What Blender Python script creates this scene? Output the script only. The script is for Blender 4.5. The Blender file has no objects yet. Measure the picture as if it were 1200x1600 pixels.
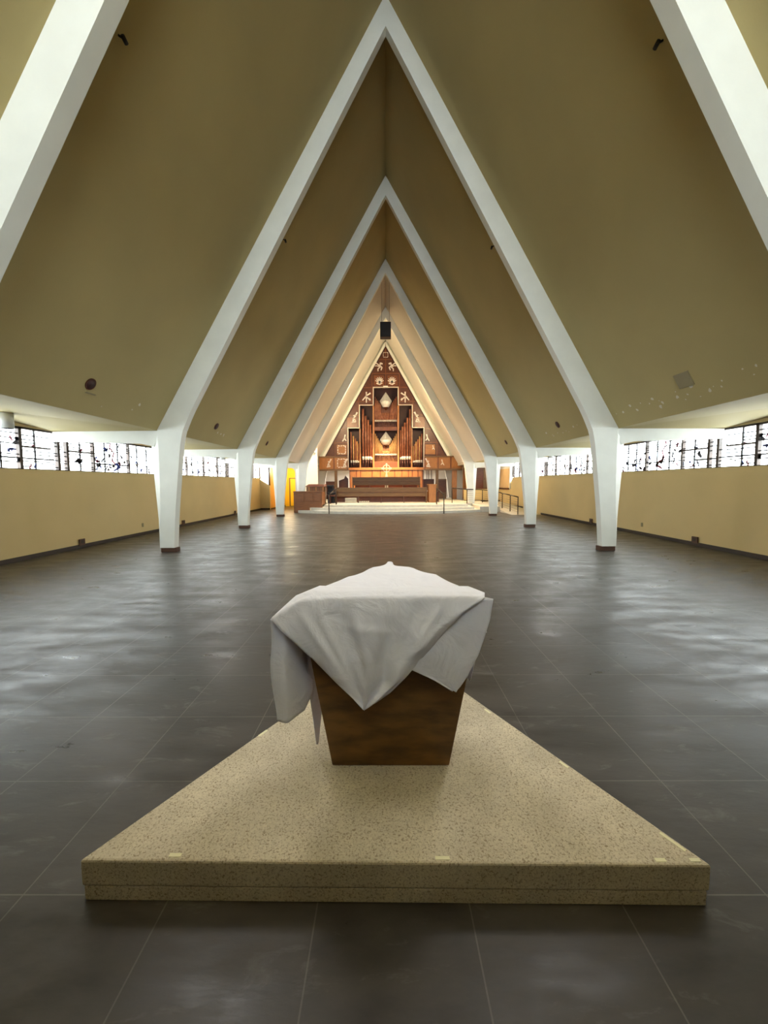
import bpy, math, random
from mathutils import Vector, Matrix, noise
random.seed(7)
SC = bpy.context.scene
COL = SC.collection

# ------------------------------------------------------------------ camera
F_PX, CAM_H, CAM_X = 605.6, 1.6, -0.042
PITCH = math.atan(45.0 / F_PX)
YAW = math.atan(2.54 / F_PX)
ROLL = -0.0043
cd = bpy.data.cameras.new('camera')
cam = bpy.data.objects.new('camera', cd)
COL.objects.link(cam)
cd.sensor_fit = 'HORIZONTAL'
cd.sensor_width = 36.0
cd.lens = 36.0 * F_PX / 1200.0
cd.clip_start = 0.02
fw = Vector((-math.sin(YAW) * math.cos(PITCH), math.cos(YAW) * math.cos(PITCH), -math.sin(PITCH)))
rt = Vector((math.cos(YAW), math.sin(YAW), 0))
up = rt.cross(fw)
cr, sr = math.cos(ROLL), math.sin(ROLL)
r2 = rt * cr + up * sr
u2 = up * cr - rt * sr
m = Matrix((r2, u2, -fw)).transposed().to_4x4()
m.translation = (CAM_X, 0, CAM_H)
cam.matrix_world = m
SC.camera = cam

# ------------------------------------------------------------------ view, world, lights
SC.view_settings.view_transform = 'Standard'
SC.view_settings.look = 'None'
SC.view_settings.gamma = 1.0
SC.view_settings.use_curve_mapping = False
SC.view_settings.exposure = 2.2
SC.cycles.use_denoising = True
SC.cycles.max_bounces = 10
SC.cycles.diffuse_bounces = 7
SC.cycles.transparent_max_bounces = 8
SC.cycles.caustics_reflective = False
SC.cycles.caustics_refractive = False
SC.cycles.sample_clamp_indirect = 6.0

SKY = 21.0
wd = bpy.data.worlds.new('overcast_sky')
SC.world = wd
wd.use_nodes = True
bg = wd.node_tree.nodes['Background']
bg.inputs[0].default_value = (0.975, 1.0, 1.0, 1)
bg.inputs[1].default_value = SKY

# bay geometry
Y0, BAY = 9.02, 4.86
def D(k): return Y0 + BAY * (k - 1)
XK, ZK, ZA, SL = 5.304, 2.835, 11.96, (11.96 - 2.835) / 5.304
WX = 7.75
SILL, HEAD = 1.93, 2.83
BACK_Y, END_Y = -5.56, 33.4

def lamp(name, kind, loc, target, energy, color, size=0.3, size_y=None, spot=None, blend=0.5, portal=False):
    ld = bpy.data.lights.new(name, kind)
    ld.energy = energy
    ld.color = color
    if kind == 'AREA':
        ld.shape = 'RECTANGLE'
        ld.size = size
        ld.size_y = size_y or size
        if portal:
            ld.cycles.is_portal = True
    else:
        ld.shadow_soft_size = size
    if spot:
        ld.spot_size = math.radians(spot)
        ld.spot_blend = blend
    o = bpy.data.objects.new(name, ld)
    COL.objects.link(o)
    o.location = loc
    d = Vector(target) - Vector(loc)
    o.rotation_euler = d.to_track_quat('-Z', 'Y').to_euler()
    return o

# openings through which the sky lights the hall
for s in (-1, 1):
    for k in range(0, 5):
        yc = (D(k - 0) + D(k + 1)) / 2 - 0
        lamp('daylight_opening', 'AREA', (s * (WX + 0.16), yc, (SILL + HEAD) / 2), (0, yc, (SILL + HEAD) / 2),
             1, (1, 1, 1), BAY, HEAD - SILL, portal=True)
lamp('daylight_opening', 'AREA', (0, BACK_Y + 0.05, 7.4), (0, 3, 7.4), 1, (1, 1, 1), 9.0, 8.2, portal=True)

# ------------------------------------------------------------------ materials
def mat(name, col, rough=0.6, metal=0.0, spec=0.5, var=0.0, vscale=3.0, bump=0.0, bscale=20.0, stretch=(1, 1, 1),
        col2=None, emit=None, sheen=0.0):
    ma = bpy.data.materials.new(name)
    ma.use_nodes = True
    nt = ma.node_tree
    b = nt.nodes['Principled BSDF']
    b.inputs['Base Color'].default_value = (*col, 1)
    b.inputs['Roughness'].default_value = rough
    b.inputs['Metallic'].default_value = metal
    b.inputs['Specular IOR Level'].default_value = spec
    tc = nt.nodes.new('ShaderNodeTexCoord')
    mp = nt.nodes.new('ShaderNodeMapping')
    mp.inputs['Scale'].default_value = stretch
    nt.links.new(tc.outputs['Object'], mp.inputs['Vector'])
    if var > 0 or col2:
        n = nt.nodes.new('ShaderNodeTexNoise')
        n.inputs['Scale'].default_value = vscale
        n.inputs['Detail'].default_value = 6
        nt.links.new(mp.outputs[0], n.inputs['Vector'])
        r = nt.nodes.new('ShaderNodeValToRGB')
        c2 = col2 or tuple(c * (1 - var) for c in col)
        r.color_ramp.elements[0].position = 0.35
        r.color_ramp.elements[1].position = 0.65
        r.color_ramp.elements[0].color = (*c2, 1)
        r.color_ramp.elements[1].color = (*col, 1)
        nt.links.new(n.outputs['Fac'], r.inputs['Fac'])
        nt.links.new(r.outputs['Color'], b.inputs['Base Color'])
    if bump > 0:
        n2 = nt.nodes.new('ShaderNodeTexNoise')
        n2.inputs['Scale'].default_value = bscale
        n2.inputs['Detail'].default_value = 5
        nt.links.new(mp.outputs[0], n2.inputs['Vector'])
        bp = nt.nodes.new('ShaderNodeBump')
        bp.inputs['Strength'].default_value = bump
        bp.inputs['Distance'].default_value = 0.02
        nt.links.new(n2.outputs['Fac'], bp.inputs['Height'])
        nt.links.new(bp.outputs[0], b.inputs['Normal'])
    if sheen:
        b.inputs['Sheen Weight'].default_value = sheen
    if emit:
        b.inputs['Emission Color'].default_value = (*col, 1)
        b.inputs['Emission Strength'].default_value = emit
    return ma

M = {}
M['concrete'] = mat('white_painted_concrete', (0.85, 0.86, 0.80), 0.55, var=0.06, vscale=2.0, bump=0.04, bscale=30)
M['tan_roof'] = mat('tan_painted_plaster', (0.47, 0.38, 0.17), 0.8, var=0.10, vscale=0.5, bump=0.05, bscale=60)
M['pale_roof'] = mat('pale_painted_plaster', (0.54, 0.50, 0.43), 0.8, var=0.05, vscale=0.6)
M['tan_wall'] = mat('ochre_painted_wall', (0.70, 0.54, 0.27), 0.7, var=0.08, vscale=0.7)
M['cream_wall'] = mat('cream_painted_wall', (0.72, 0.66, 0.50), 0.7, var=0.05, vscale=0.8)
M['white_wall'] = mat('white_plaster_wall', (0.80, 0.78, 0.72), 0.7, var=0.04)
M['yellow_wall'] = mat('bright_yellow_wall', (0.90, 0.60, 0.02), 0.6, var=0.05)
M['yellow_door'] = mat('yellow_door_paint', (0.92, 0.64, 0.03), 0.4, var=0.03)
M['orange_wall'] = mat('orange_ochre_wall', (0.72, 0.40, 0.10), 0.6, var=0.05)
M['peach_wall'] = mat('peach_painted_wall', (0.68, 0.46, 0.24), 0.7, var=0.05)
M['frame_metal'] = mat('dark_bronze_window_metal', (0.045, 0.028, 0.02), 0.45, metal=0.3, var=0.2)
M['lead'] = mat('lead_came', (0.10, 0.10, 0.11), 0.6, var=0.1)
M['baseboard'] = mat('dark_brown_rubber_base', (0.035, 0.022, 0.015), 0.5, var=0.2)
M['plinth'] = mat('brown_terracotta_plinth', (0.10, 0.045, 0.025), 0.6, var=0.25, vscale=8)
M['wood_dark'] = mat('dark_walnut_panel', (0.105, 0.024, 0.007), 0.4, var=0.45, vscale=4, stretch=(1, 1, 6))
M['wood_mid'] = mat('brown_oak_wood', (0.175, 0.090, 0.034), 0.42, var=0.35, vscale=5, stretch=(0.5, 4, 8))
M['wood_warm'] = mat('orange_oak_wood', (0.42, 0.17, 0.05), 0.4, var=0.3, vscale=4, stretch=(6, 2, 0.7))
M['wood_case'] = mat('mahogany_case_wood', (0.20, 0.058, 0.016), 0.38, var=0.35, vscale=4, stretch=(5, 2, 0.8))
M['wood_font'] = mat('stained_dark_brown_timber', (0.23, 0.105, 0.022), 0.38, var=0.6, vscale=3.5, stretch=(1.4, 1, 4), spec=0.4)
M['edge_paint'] = mat('pale_gilded_trim', (0.78, 0.66, 0.55), 0.35, var=0.05)
M['wood_fascia_lit'] = mat('lamplit_fascia_wood', (0.40, 0.16, 0.04), 0.4, var=0.3, vscale=4, stretch=(0.8, 2, 5))  # amber tone holds the warm lamp pool on fascia and lower panels
M['wood_screen'] = mat('red_brown_panel_wood', (0.27, 0.105, 0.04), 0.4, var=0.25, vscale=4, stretch=(0.8, 2, 5))
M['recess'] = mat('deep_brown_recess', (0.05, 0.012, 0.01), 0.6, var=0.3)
M['copper'] = mat('flamed_copper_pipe', (0.46, 0.19, 0.11), 0.3, metal=0.15, col2=(0.26, 0.085, 0.05), vscale=6, stretch=(1, 1, 0.7))
M['goldpipe'] = mat('warm_spotted_metal_pipe', (0.70, 0.40, 0.18), 0.3, metal=0.15, var=0.25, vscale=6)
M['silver'] = mat('bright_tin_pipe_mouth', (0.88, 0.86, 0.82), 0.25, metal=0.0, var=0.1)
M['pipefoot'] = mat('dark_pipe_foot', (0.06, 0.022, 0.02), 0.35, metal=0.5, var=0.2)
M['lantern'] = mat('pale_silver_metal', (0.78, 0.80, 0.80), 0.3, metal=0.3, var=0.12, vscale=8)
M['emblem'] = mat('white_carved_emblem', (0.82, 0.74, 0.68), 0.5, var=0.1)
M['whitecross'] = mat('ivory_painted_metal', (0.42, 0.40, 0.33), 0.4, metal=0.0, var=0.05)
M['step'] = mat('pale_terrazzo_stone', (0.66, 0.63, 0.55), 0.4, var=0.12, vscale=6)
M['black'] = mat('matt_black_cabinet', (0.006, 0.006, 0.01), 0.6, var=0.1)
M['iron'] = mat('dark_bronze_rail_metal', (0.03, 0.018, 0.012), 0.4, metal=0.6, var=0.1)
M['wire'] = mat('steel_rail_wire', (0.35, 0.30, 0.24), 0.4, metal=0.7, var=0.1)
M['tape'] = mat('pale_yellow_masking_tape', (0.92, 0.88, 0.60), 0.6, var=0.05)
M['patch'] = mat('tan_access_panel', (0.30, 0.25, 0.14), 0.7, var=0.05)
M['flake'] = mat('exposed_white_plaster_spot', (0.66, 0.62, 0.48), 0.8, var=0.1)
M['greybrown'] = mat('grey_brown_board', (0.13, 0.08, 0.045), 0.5, var=0.15)
M['lampwhite'] = mat('white_lamp_housing', (0.70, 0.70, 0.68), 0.5, var=0.03)
M['paper'] = mat('white_book_pages', (0.85, 0.80, 0.68), 0.7, var=0.05)
M['red_glass'] = mat('red_slab_glass', (0.25, 0.0, 0.03), 0.3, var=0.2)
M['blue_glass'] = mat('blue_slab_glass', (0.02, 0.05, 0.35), 0.3, var=0.2)
M['dark_glass'] = mat('dark_slab_glass', (0.012, 0.012, 0.03), 0.3, var=0.2)

def glass_mat(name, T):
    ma = bpy.data.materials.new(name)
    ma.use_nodes = True
    nt = ma.node_tree
    nt.nodes.clear()
    out = nt.nodes.new('ShaderNodeOutputMaterial')
    tr = nt.nodes.new('ShaderNodeBsdfTransparent')
    gl = nt.nodes.new('ShaderNodeBsdfGlossy')
    gl.inputs['Roughness'].default_value = 0.15
    mx = nt.nodes.new('ShaderNodeMixShader')
    mx.inputs[0].default_value = 0.06
    tc = nt.nodes.new('ShaderNodeTexCoord')
    n = nt.nodes.new('ShaderNodeTexNoise')
    n.inputs['Scale'].default_value = 2.5
    r = nt.nodes.new('ShaderNodeValToRGB')
    r.color_ramp.elements[0].color = (0.82 * T, 0.92 * T, 0.95 * T, 1)
    r.color_ramp.elements[1].color = (1.0 * T, 0.98 * T, 0.98 * T, 1)
    nt.links.new(tc.outputs['Object'], n.inputs['Vector'])
    nt.links.new(n.outputs['Fac'], r.inputs['Fac'])
    nt.links.new(r.outputs['Color'], tr.inputs['Color'])
    nt.links.new(tr.outputs[0], mx.inputs[1])
    nt.links.new(gl.outputs[0], mx.inputs[2])
    nt.links.new(mx.outputs[0], out.inputs['Surface'])
    return ma
M['glass'] = glass_mat('pale_textured_glass', 0.49)
M['clear_glass'] = glass_mat('clear_gable_glass', 0.36)

def floor_mat():
    ma = bpy.data.materials.new('dark_grey_porcelain_tile')
    ma.use_nodes = True
    nt = ma.node_tree
    L = nt.links.new
    b = nt.nodes['Principled BSDF']
    tc = nt.nodes.new('ShaderNodeTexCoord')
    mp = nt.nodes.new('ShaderNodeMapping')
    mp.inputs['Location'].default_value = (0.308, -1.975 + 0.579 * 4, 0)
    L(tc.outputs['Object'], mp.inputs['Vector'])
    br = nt.nodes.new('ShaderNodeTexBrick')
    br.offset = 0.0
    br.squash = 1.0
    br.inputs['Scale'].default_value = 1.0
    br.inputs['Brick Width'].default_value = 0.579
    br.inputs['Row Height'].default_value = 0.579
    br.inputs['Mortar Size'].default_value = 0.003
    br.inputs['Mortar Smooth'].default_value = 0.1
    br.inputs['Color1'].default_value = (0.068, 0.058, 0.050, 1)
    br.inputs['Color2'].default_value = (0.052, 0.045, 0.039, 1)
    br.inputs['Mortar'].default_value = (0.13, 0.115, 0.10, 1)
    L(mp.outputs[0], br.inputs['Vector'])
    mp2 = nt.nodes.new('ShaderNodeMapping')
    mp2.inputs['Scale'].default_value = (1.0, 2.6, 1)
    L(tc.outputs['Object'], mp2.inputs['Vector'])
    n = nt.nodes.new('ShaderNodeTexNoise')
    n.inputs['Scale'].default_value = 1.6
    n.inputs['Detail'].default_value = 8
    n.inputs['Roughness'].default_value = 0.65
    L(mp2.outputs[0], n.inputs['Vector'])
    r = nt.nodes.new('ShaderNodeValToRGB')
    r.color_ramp.elements[0].position = 0.3
    r.color_ramp.elements[1].position = 0.75
    r.color_ramp.elements[0].color = (0.58, 0.58, 0.58, 1)
    r.color_ramp.elements[1].color = (1.6, 1.6, 1.6, 1)
    L(n.outputs['Fac'], r.inputs['Fac'])
    mx = nt.nodes.new('ShaderNodeMix')
    mx.data_type = 'RGBA'
    mx.blend_type = 'MULTIPLY'
    mx.inputs[0].default_value = 1.0
    L(br.outputs['Color'], mx.inputs[6])
    L(r.outputs['Color'], mx.inputs[7])
    # dried mop smears and dust
    n3 = nt.nodes.new('ShaderNodeTexNoise')
    n3.inputs['Scale'].default_value = 3.2
    n3.inputs['Detail'].default_value = 9
    n3.inputs['Roughness'].default_value = 0.7
    n3.inputs['Distortion'].default_value = 0.6
    L(mp2.outputs[0], n3.inputs['Vector'])
    r3 = nt.nodes.new('ShaderNodeValToRGB')
    r3.color_ramp.elements[0].position = 0.57
    r3.color_ramp.elements[1].position = 0.80
    r3.color_ramp.elements[0].color = (0, 0, 0, 1)
    r3.color_ramp.elements[1].color = (1, 1, 1, 1)
    L(n3.outputs['Fac'], r3.inputs['Fac'])
    mx2 = nt.nodes.new('ShaderNodeMix')
    mx2.data_type = 'RGBA'
    L(r3.outputs['Color'], mx2.inputs[0])
    L(mx.outputs[2], mx2.inputs[6])
    mx2.inputs[7].default_value = (0.17, 0.16, 0.15, 1)
    L(mx2.outputs[2], b.inputs['Base Color'])
    rr = nt.nodes.new('ShaderNodeMapRange')
    rr.inputs[1].default_value = 0.3
    rr.inputs[2].default_value = 0.7
    rr.inputs[3].default_value = 0.24
    rr.inputs[4].default_value = 0.56
    L(n.outputs['Fac'], rr.inputs[0])
    L(rr.outputs[0], b.inputs['Roughness'])
    b.inputs['Specular IOR Level'].default_value = 0.5
    bp = nt.nodes.new('ShaderNodeBump')
    bp.inputs['Strength'].default_value = 0.16
    bp.inputs['Distance'].default_value = 0.008
    n4 = nt.nodes.new('ShaderNodeTexNoise')
    n4.inputs['Scale'].default_value = 8
    n4.inputs['Detail'].default_value = 7
    L(mp2.outputs[0], n4.inputs['Vector'])
    L(n4.outputs['Fac'], bp.inputs['Height'])
    L(bp.outputs[0], b.inputs['Normal'])
    return ma
M['floor'] = floor_mat()

def carpet_mat(name, c1, c2, c3):
    ma = bpy.data.materials.new(name)
    ma.use_nodes = True
    nt = ma.node_tree
    L = nt.links.new
    b = nt.nodes['Principled BSDF']
    b.inputs['Roughness'].default_value = 0.95
    b.inputs['Specular IOR Level'].default_value = 0.1
    tc = nt.nodes.new('ShaderNodeTexCoord')
    n = nt.nodes.new('ShaderNodeTexNoise')
    n.inputs['Scale'].default_value = 125
    n.inputs['Detail'].default_value = 3
    n.inputs['Distortion'].default_value = 0.8
    L(tc.outputs['Object'], n.inputs['Vector'])
    r = nt.nodes.new('ShaderNodeValToRGB')
    e = r.color_ramp.elements
    e[0].position = 0.34
    e[0].color = (*c2, 1)
    e[1].position = 0.66
    e[1].color = (*c3, 1)
    m1 = r.color_ramp.elements.new(0.46)
    m1.color = (*c1, 1)
    L(n.outputs['Fac'], r.inputs['Fac'])
    n2 = nt.nodes.new('ShaderNodeTexNoise')
    n2.inputs['Scale'].default_value = 5
    n2.inputs['Detail'].default_value = 4
    L(tc.outputs['Object'], n2.inputs['Vector'])
    r2_ = nt.nodes.new('ShaderNodeMapRange')
    r2_.inputs[1].default_value = 0.3
    r2_.inputs[2].default_value = 0.7
    r2_.inputs[3].default_value = 0.86
    r2_.inputs[4].default_value = 1.08
    L(n2.outputs['Fac'], r2_.inputs[0])
    mx = nt.nodes.new('ShaderNodeMix')
    mx.data_type = 'RGBA'
    mx.blend_type = 'MULTIPLY'
    mx.inputs[0].default_value = 1.0
    L(r.outputs['Color'], mx.inputs[6])
    L(r2_.outputs[0], mx.inputs[7])
    L(mx.outputs[2], b.inputs['Base Color'])
    bp = nt.nodes.new('ShaderNodeBump')
    bp.inputs['Strength'].default_value = 0.5
    bp.inputs['Distance'].default_value = 0.004
    L(n.outputs['Fac'], bp.inputs['Height'])
    L(bp.outputs[0], b.inputs['Normal'])
    return ma
M['carpet'] = carpet_mat('speckled_beige_carpet', (0.66, 0.58, 0.435), (0.38, 0.30, 0.20), (0.74, 0.66, 0.50))

def cloth_mat():
    ma = mat('white_cotton_cloth', (0.86, 0.855, 0.93), 0.85, spec=0.15, sheen=0.2)
    nt = ma.node_tree
    b = nt.nodes['Principled BSDF']
    tc = nt.nodes.new('ShaderNodeTexCoord')
    n = nt.nodes.new('ShaderNodeTexNoise')
    n.inputs['Scale'].default_value = 7
    n.inputs['Detail'].default_value = 5
    n.inputs['Distortion'].default_value = 1.2
    nt.links.new(tc.outputs['Object'], n.inputs['Vector'])
    bp = nt.nodes.new('ShaderNodeBump')
    bp.inputs['Strength'].default_value = 0.5
    bp.inputs['Distance'].default_value = 0.03
    nt.links.new(n.outputs['Fac'], bp.inputs['Height'])
    nt.links.new(bp.outputs[0], b.inputs['Normal'])
    return ma
M['cloth'] = cloth_mat()

# ------------------------------------------------------------------ helpers
class MB:
    def __init__(self):
        self.v, self.f, self.mi, self.sm, self.mats = [], [], [], [], []
    def mslot(self, m_):
        if m_ not in self.mats:
            self.mats.append(m_)
        return self.mats.index(m_)
    def add(self, vs, fs, m_=None, smooth=False):
        o = len(self.v)
        i = self.mslot(m_) if m_ is not None else 0
        self.v += [tuple(p) for p in vs]
        for f in fs:
            self.f.append(tuple(o + a for a in f))
            self.mi.append(i)
            self.sm.append(smooth)
        return self
    def box(self, x0, x1, y0, y1, z0, z1, m_=None):
        x0, x1 = min(x0, x1), max(x0, x1)
        vs = [(x0, y0, z0), (x1, y0, z0), (x1, y1, z0), (x0, y1, z0), (x0, y0, z1), (x1, y0, z1), (x1, y1, z1), (x0, y1, z1)]
        return self.add(vs, [(3, 2, 1, 0), (4, 5, 6, 7), (0, 1, 5, 4), (1, 2, 6, 5), (2, 3, 7, 6), (3, 0, 4, 7)], m_)
    def prism(self, pts, ext, m_=None):
        """closed polygon pts (3-D) extruded along the vector ext"""
        n = len(pts)
        e = Vector(ext)
        vs = [Vector(p) for p in pts] + [Vector(p) + e for p in pts]
        nrm = Vector((0, 0, 0))
        for i in range(n):
            a, b = Vector(pts[i]), Vector(pts[(i + 1) % n])
            nrm += a.cross(b)
        flip = nrm.dot(e) > 0
        f = [tuple(range(n)), tuple(range(2 * n - 1, n - 1, -1))]
        s = [(i, i + n, (i + 1) % n + n, (i + 1) % n) for i in range(n)]
        fs = f + s
        if flip:
            fs = [tuple(reversed(q)) for q in fs]
        return self.add(vs, fs, m_)
    def loft(self, rings, m_=None, cap=True, smooth=False, closed=True):
        n = len(rings[0])
        vs = [p for r in rings for p in r]
        fs = []
        for j in range(len(rings) - 1):
            for i in range(n if closed else n - 1):
                a = j * n + i
                b = j * n + (i + 1) % n
                fs.append((a, b, b + n, a + n))
        if cap and closed:
            fs.append(tuple(range(n - 1, -1, -1)))
            fs.append(tuple((len(rings) - 1) * n + i for i in range(n)))
        return self.add(vs, fs, m_, smooth)
    def tube(self, a, b, r, n=10, m_=None, r1=None):
        a, b = Vector(a), Vector(b)
        d = (b - a).normalized()
        t = Vector((0, 0, 1)) if abs(d.z) < 0.9 else Vector((1, 0, 0))
        u = d.cross(t).normalized()
        w = d.cross(u)
        r1 = r if r1 is None else r1
        rings = []
        for c, q in ((a, r), (b, r1)):
            rings.append([c + (u * math.cos(2 * math.pi * i / n) + w * math.sin(2 * math.pi * i / n)) * q for i in range(n)])
        return self.loft(rings, m_, smooth=True)
    def lathe(self, cx, cy, prof, n=12, m_=None, smooth=True):
        rings = [[(cx + r * math.cos(2 * math.pi * i / n), cy + r * math.sin(2 * math.pi * i / n), z) for i in range(n)] for r, z in prof]
        return self.loft(rings, m_, smooth=smooth)
    def build(self, name, m_=None, parent=None, loc=None, bevel=0.0, recalc=True):
        me = bpy.data.meshes.new(name)
        v = self.v
        org = Vector((0, 0, 0))
        if parent is not None:
            org = Vector(parent['_w'])
        elif loc is not None:
            org = Vector(loc)
        me.from_pydata([tuple(Vector(p) - org) for p in v], [], self.f)
        mats = [x for x in self.mats] or [m_]
        if self.mats and self.mats == [None]:
            mats = [m_]
        for x in mats:
            me.materials.append(M[x] if isinstance(x, str) else x)
        me.polygons.foreach_set('material_index', self.mi)
        me.polygons.foreach_set('use_smooth', self.sm)
        me.update()
        if recalc:
            import bmesh
            bm = bmesh.new()
            bm.from_mesh(me)
            bmesh.ops.recalc_face_normals(bm, faces=bm.faces)
            bm.to_mesh(me)
            bm.free()
        o = bpy.data.objects.new(name, me)
        COL.objects.link(o)
        if parent is not None:
            o.parent = parent
            o['_w'] = tuple(org)
        else:
            o.location = org
            o['_w'] = tuple(org)
        if bevel:
            bv = o.modifiers.new('bevel', 'BEVEL')
            bv.width = bevel
            bv.segments = 2
            bv.limit_method = 'ANGLE'
            bv.angle_limit = math.radians(40)
        return o

def tag(o, label=None, cat=None, group=None, kind=None):
    if label: o['label'] = label
    if cat: o['category'] = cat
    if group: o['group'] = group
    if kind: o['kind'] = kind
    return o
def thing(name, label, cat, loc=(0, 0, 0), group=None):
    o = bpy.data.objects.new(name, None)
    o.empty_display_size = 0.2
    COL.objects.link(o)
    o.location = loc
    o['_w'] = tuple(loc)
    return tag(o, label, cat, group)
def struct(o):
    o['kind'] = 'structure'
    return o
def struct_empty(name, loc):
    o = thing(name, None, None, loc)
    o['kind'] = 'structure'
    return o
def copy_tree(o, parent=None):
    c = o.copy()
    COL.objects.link(c)
    if parent is not None:
        c.parent = parent
    for ch in list(o.children):
        copy_tree(ch, c)
    return c

# ------------------------------------------------------------------ room shell
struct(MB().box(-10.2, 10.2, BACK_Y - 0.3, END_Y + 0.3, -0.15, 0).build('floor', 'floor'))

RIGHT_CUT = 24.3
for s, nm in ((-1, 'left'), (1, 'right')):
    yend = 23.8 if s < 0 else RIGHT_CUT
    mb = MB()
    mb.box(s * WX, s * (WX + 0.15), BACK_Y, yend if s < 0 else 23.6, 0, SILL)
    mb.box(s * WX, s * (WX + 0.15), BACK_Y, yend, HEAD, 3.12)
    mb.box(s * WX, s * (WX + 0.15), BACK_Y, D(0), SILL, HEAD)
    struct(mb.build('wall_' + nm, 'tan_wall'))
    mb = MB()
    if s < 0:
        mb.box(s * WX, s * (WX - 0.02), BACK_Y, yend, 0, 0.09)
    else:
        mb.box(s * WX, s * (WX - 0.02), BACK_Y, 19.4, 0, 0.09)
    struct(mb.build('baseboard_' + nm, 'baseboard'))

def roofz(x): return ZA - SL * abs(x)
# roof slopes, one per bay and side
nb = 0
for k in range(-2, 6):
    ya = BACK_Y if k == -2 else D(k)
    if k == -1: continue
    yb = D(0) if k == -2 else D(k + 1)
    if k == 5: yb = END_Y
    for s in (-1, 1):
        th = 0.22
        n_ = Vector((s * SL, 0, 1)).normalized() * th
        a = [(0, ya, ZA), (s * XK, ya, ZK), (s * XK, yb, ZK), (0, yb, ZA)]
        mb = MB().prism(a, n_)
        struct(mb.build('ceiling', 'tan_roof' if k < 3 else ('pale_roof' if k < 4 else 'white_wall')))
# aisle soffits
for k in range(-2, 5):
    if k == -1: continue
    ya = BACK_Y if k == -2 else D(k)
    yb = D(0) if k == -2 else D(k + 1)
    ym = (ya + yb) / 2
    zm = 3.02
    for s in (-1, 1):
        K0, K1 = (s * XK, ya, ZK), (s * XK, yb, ZK)
        W0, W1, Mm = (s * (WX + 0.15), ya, 2.835), (s * (WX + 0.15), yb, 2.835), (s * (WX + 0.15), ym, zm)
        vs = [K0, K1, W0, W1, Mm]
        tp = [(p[0], p[1], 3.3) for p in vs]
        fs = [(0, 1, 4), (0, 4, 2), (1, 3, 4), (5, 9, 6), (5, 7, 9), (6, 9, 8), (0, 5, 6, 1), (0, 2, 7, 5), (1, 6, 8, 3),
              (2, 4, 9, 7), (4, 3, 8, 9)]
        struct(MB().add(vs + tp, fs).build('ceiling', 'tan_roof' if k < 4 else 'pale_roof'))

# ridge seal strip
# rear gable: solid base, added shading slab, tall glazed triangle (behind the viewer)
struct(MB().box(-WX - 0.15, WX + 0.15, BACK_Y - 0.15, BACK_Y, 0, 3.3).build('wall_back', 'wood_mid'))
for s in (-1, 1):
    pass
struct(MB().box(-WX, WX, BACK_Y, -0.9, 3.0, 3.3).build('trim_shade_slab', 'wood_mid'))  # unseen slab added to keep gable light off the near floor and platform
gz = struct_empty('window_gable', (0, BACK_Y, 3.3))
MB().prism([(-5.03, BACK_Y - 0.03, 3.3), (5.03, BACK_Y - 0.03, 3.3), (0, BACK_Y - 0.03, 11.95)], (0, 0.01, 0)).build('glass', 'clear_glass', gz)
mb = MB()
for i in range(-3, 4):
    x = i * 1.25
    mb.box(x - 0.04, x + 0.04, BACK_Y - 0.05, BACK_Y, 3.3, roofz(x) - 0.02)
for z in (5.2, 7.1, 9.0):
    xw = (ZA - z) / SL
    mb.box(-xw, xw, BACK_Y - 0.05, BACK_Y, z - 0.04, z + 0.04)
mb.build('mullion', 'frame_metal', gz)
MB().prism([(-WX - .2, BACK_Y, 3.3), (-5.0, BACK_Y, 3.3), (-5.3, BACK_Y, 2.8)], (0, -0.1, 0)).build('spandrel', 'tan_wall', gz)

# ------------------------------------------------------------------ arches
# column half profiles: z, inner x, crease x, outer x
COLP = [(0.10, 5.022, 5.360, 5.391), (0.77, 4.972, 5.332, 5.418), (1.10, 4.940, 5.308, 5.437), (1.77, 4.863, 5.288, 5.476),
        (2.43, 4.785, 5.285, 5.507), (2.52, 4.772, 5.288, 5.505), (2.70, 4.736, 5.296, 5.395), (2.84, 4.698, 5.302, 5.306)]
def rx(z): return (ZA - z) / SL
def inner(z):
    base = (11.337 - z) / 1.7925
    if z < 3.3:
        base -= 0.045 * ((3.3 - z) / 0.46) ** 1.6
    return base
DEP = 0.2
def make_arch(k, label, plinths=True):
    y = D(k)
    t = thing('arch_frame', label, 'arch', (0, y, 0), 'white pointed arches of the nave')
    for s in (-1, 1):
        rings = []
        for z, xi, xc, xo in COLP:
            rings.append([(s * xi, y, z), (s * xc, y, z), (s * xo, y + DEP / 2, z), (s * xc, y + DEP, z), (s * xi, y + DEP, z)])
        c = MB().loft(rings).build('column', 'concrete', t, bevel=0.006)
        if plinths:
            MB().box(s * 4.985, s * 5.345, y + 0.015, y + DEP - 0.01, 0, 0.10).build('plinth', 'plinth', c)
        rings = []
        zs = [2.84, 2.95, 3.1, 3.3, 3.6, 4.2, 5.2, 7, 9, 11.337]
        ms = []
        for z in zs:
            # pair inner point with outer point square to the slope
            xi = inner(z)
            f = (z - 2.84) / (11.337 - 2.84)
            zo = 2.84 + f * (ZA - 2.84)
            ms.append([(s * xi, y, z), (s * rx(zo), y, zo), (s * rx(zo), y + DEP, zo), (s * xi, y + DEP, z)])
        MB().loft(ms).build('rafter', 'concrete', t)
        # eave beam out to the wall
        xw = WX
        yb0, yb1 = y + 0.03, y + 0.17
        pts = [(s * 5.25, yb0, 2.833), (s * xw, yb0, 2.82), (s * xw, yb0, 2.60), (s * 5.75, yb0, 2.545), (s * 5.40, yb0, 2.47)]
        MB().prism(pts, (0, yb1 - yb0, 0)).build('beam', 'concrete', t)
    return t
make_arch(0, 'nearest white pointed arch, its tapering legs cut by the picture sides')
make_arch(1, 'large white pointed arch with apex touching the top of the picture')
make_arch(2, 'white pointed arch second in line, midway down the nave')
make_arch(3, 'white pointed arch just in front of the curved chancel steps')
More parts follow.
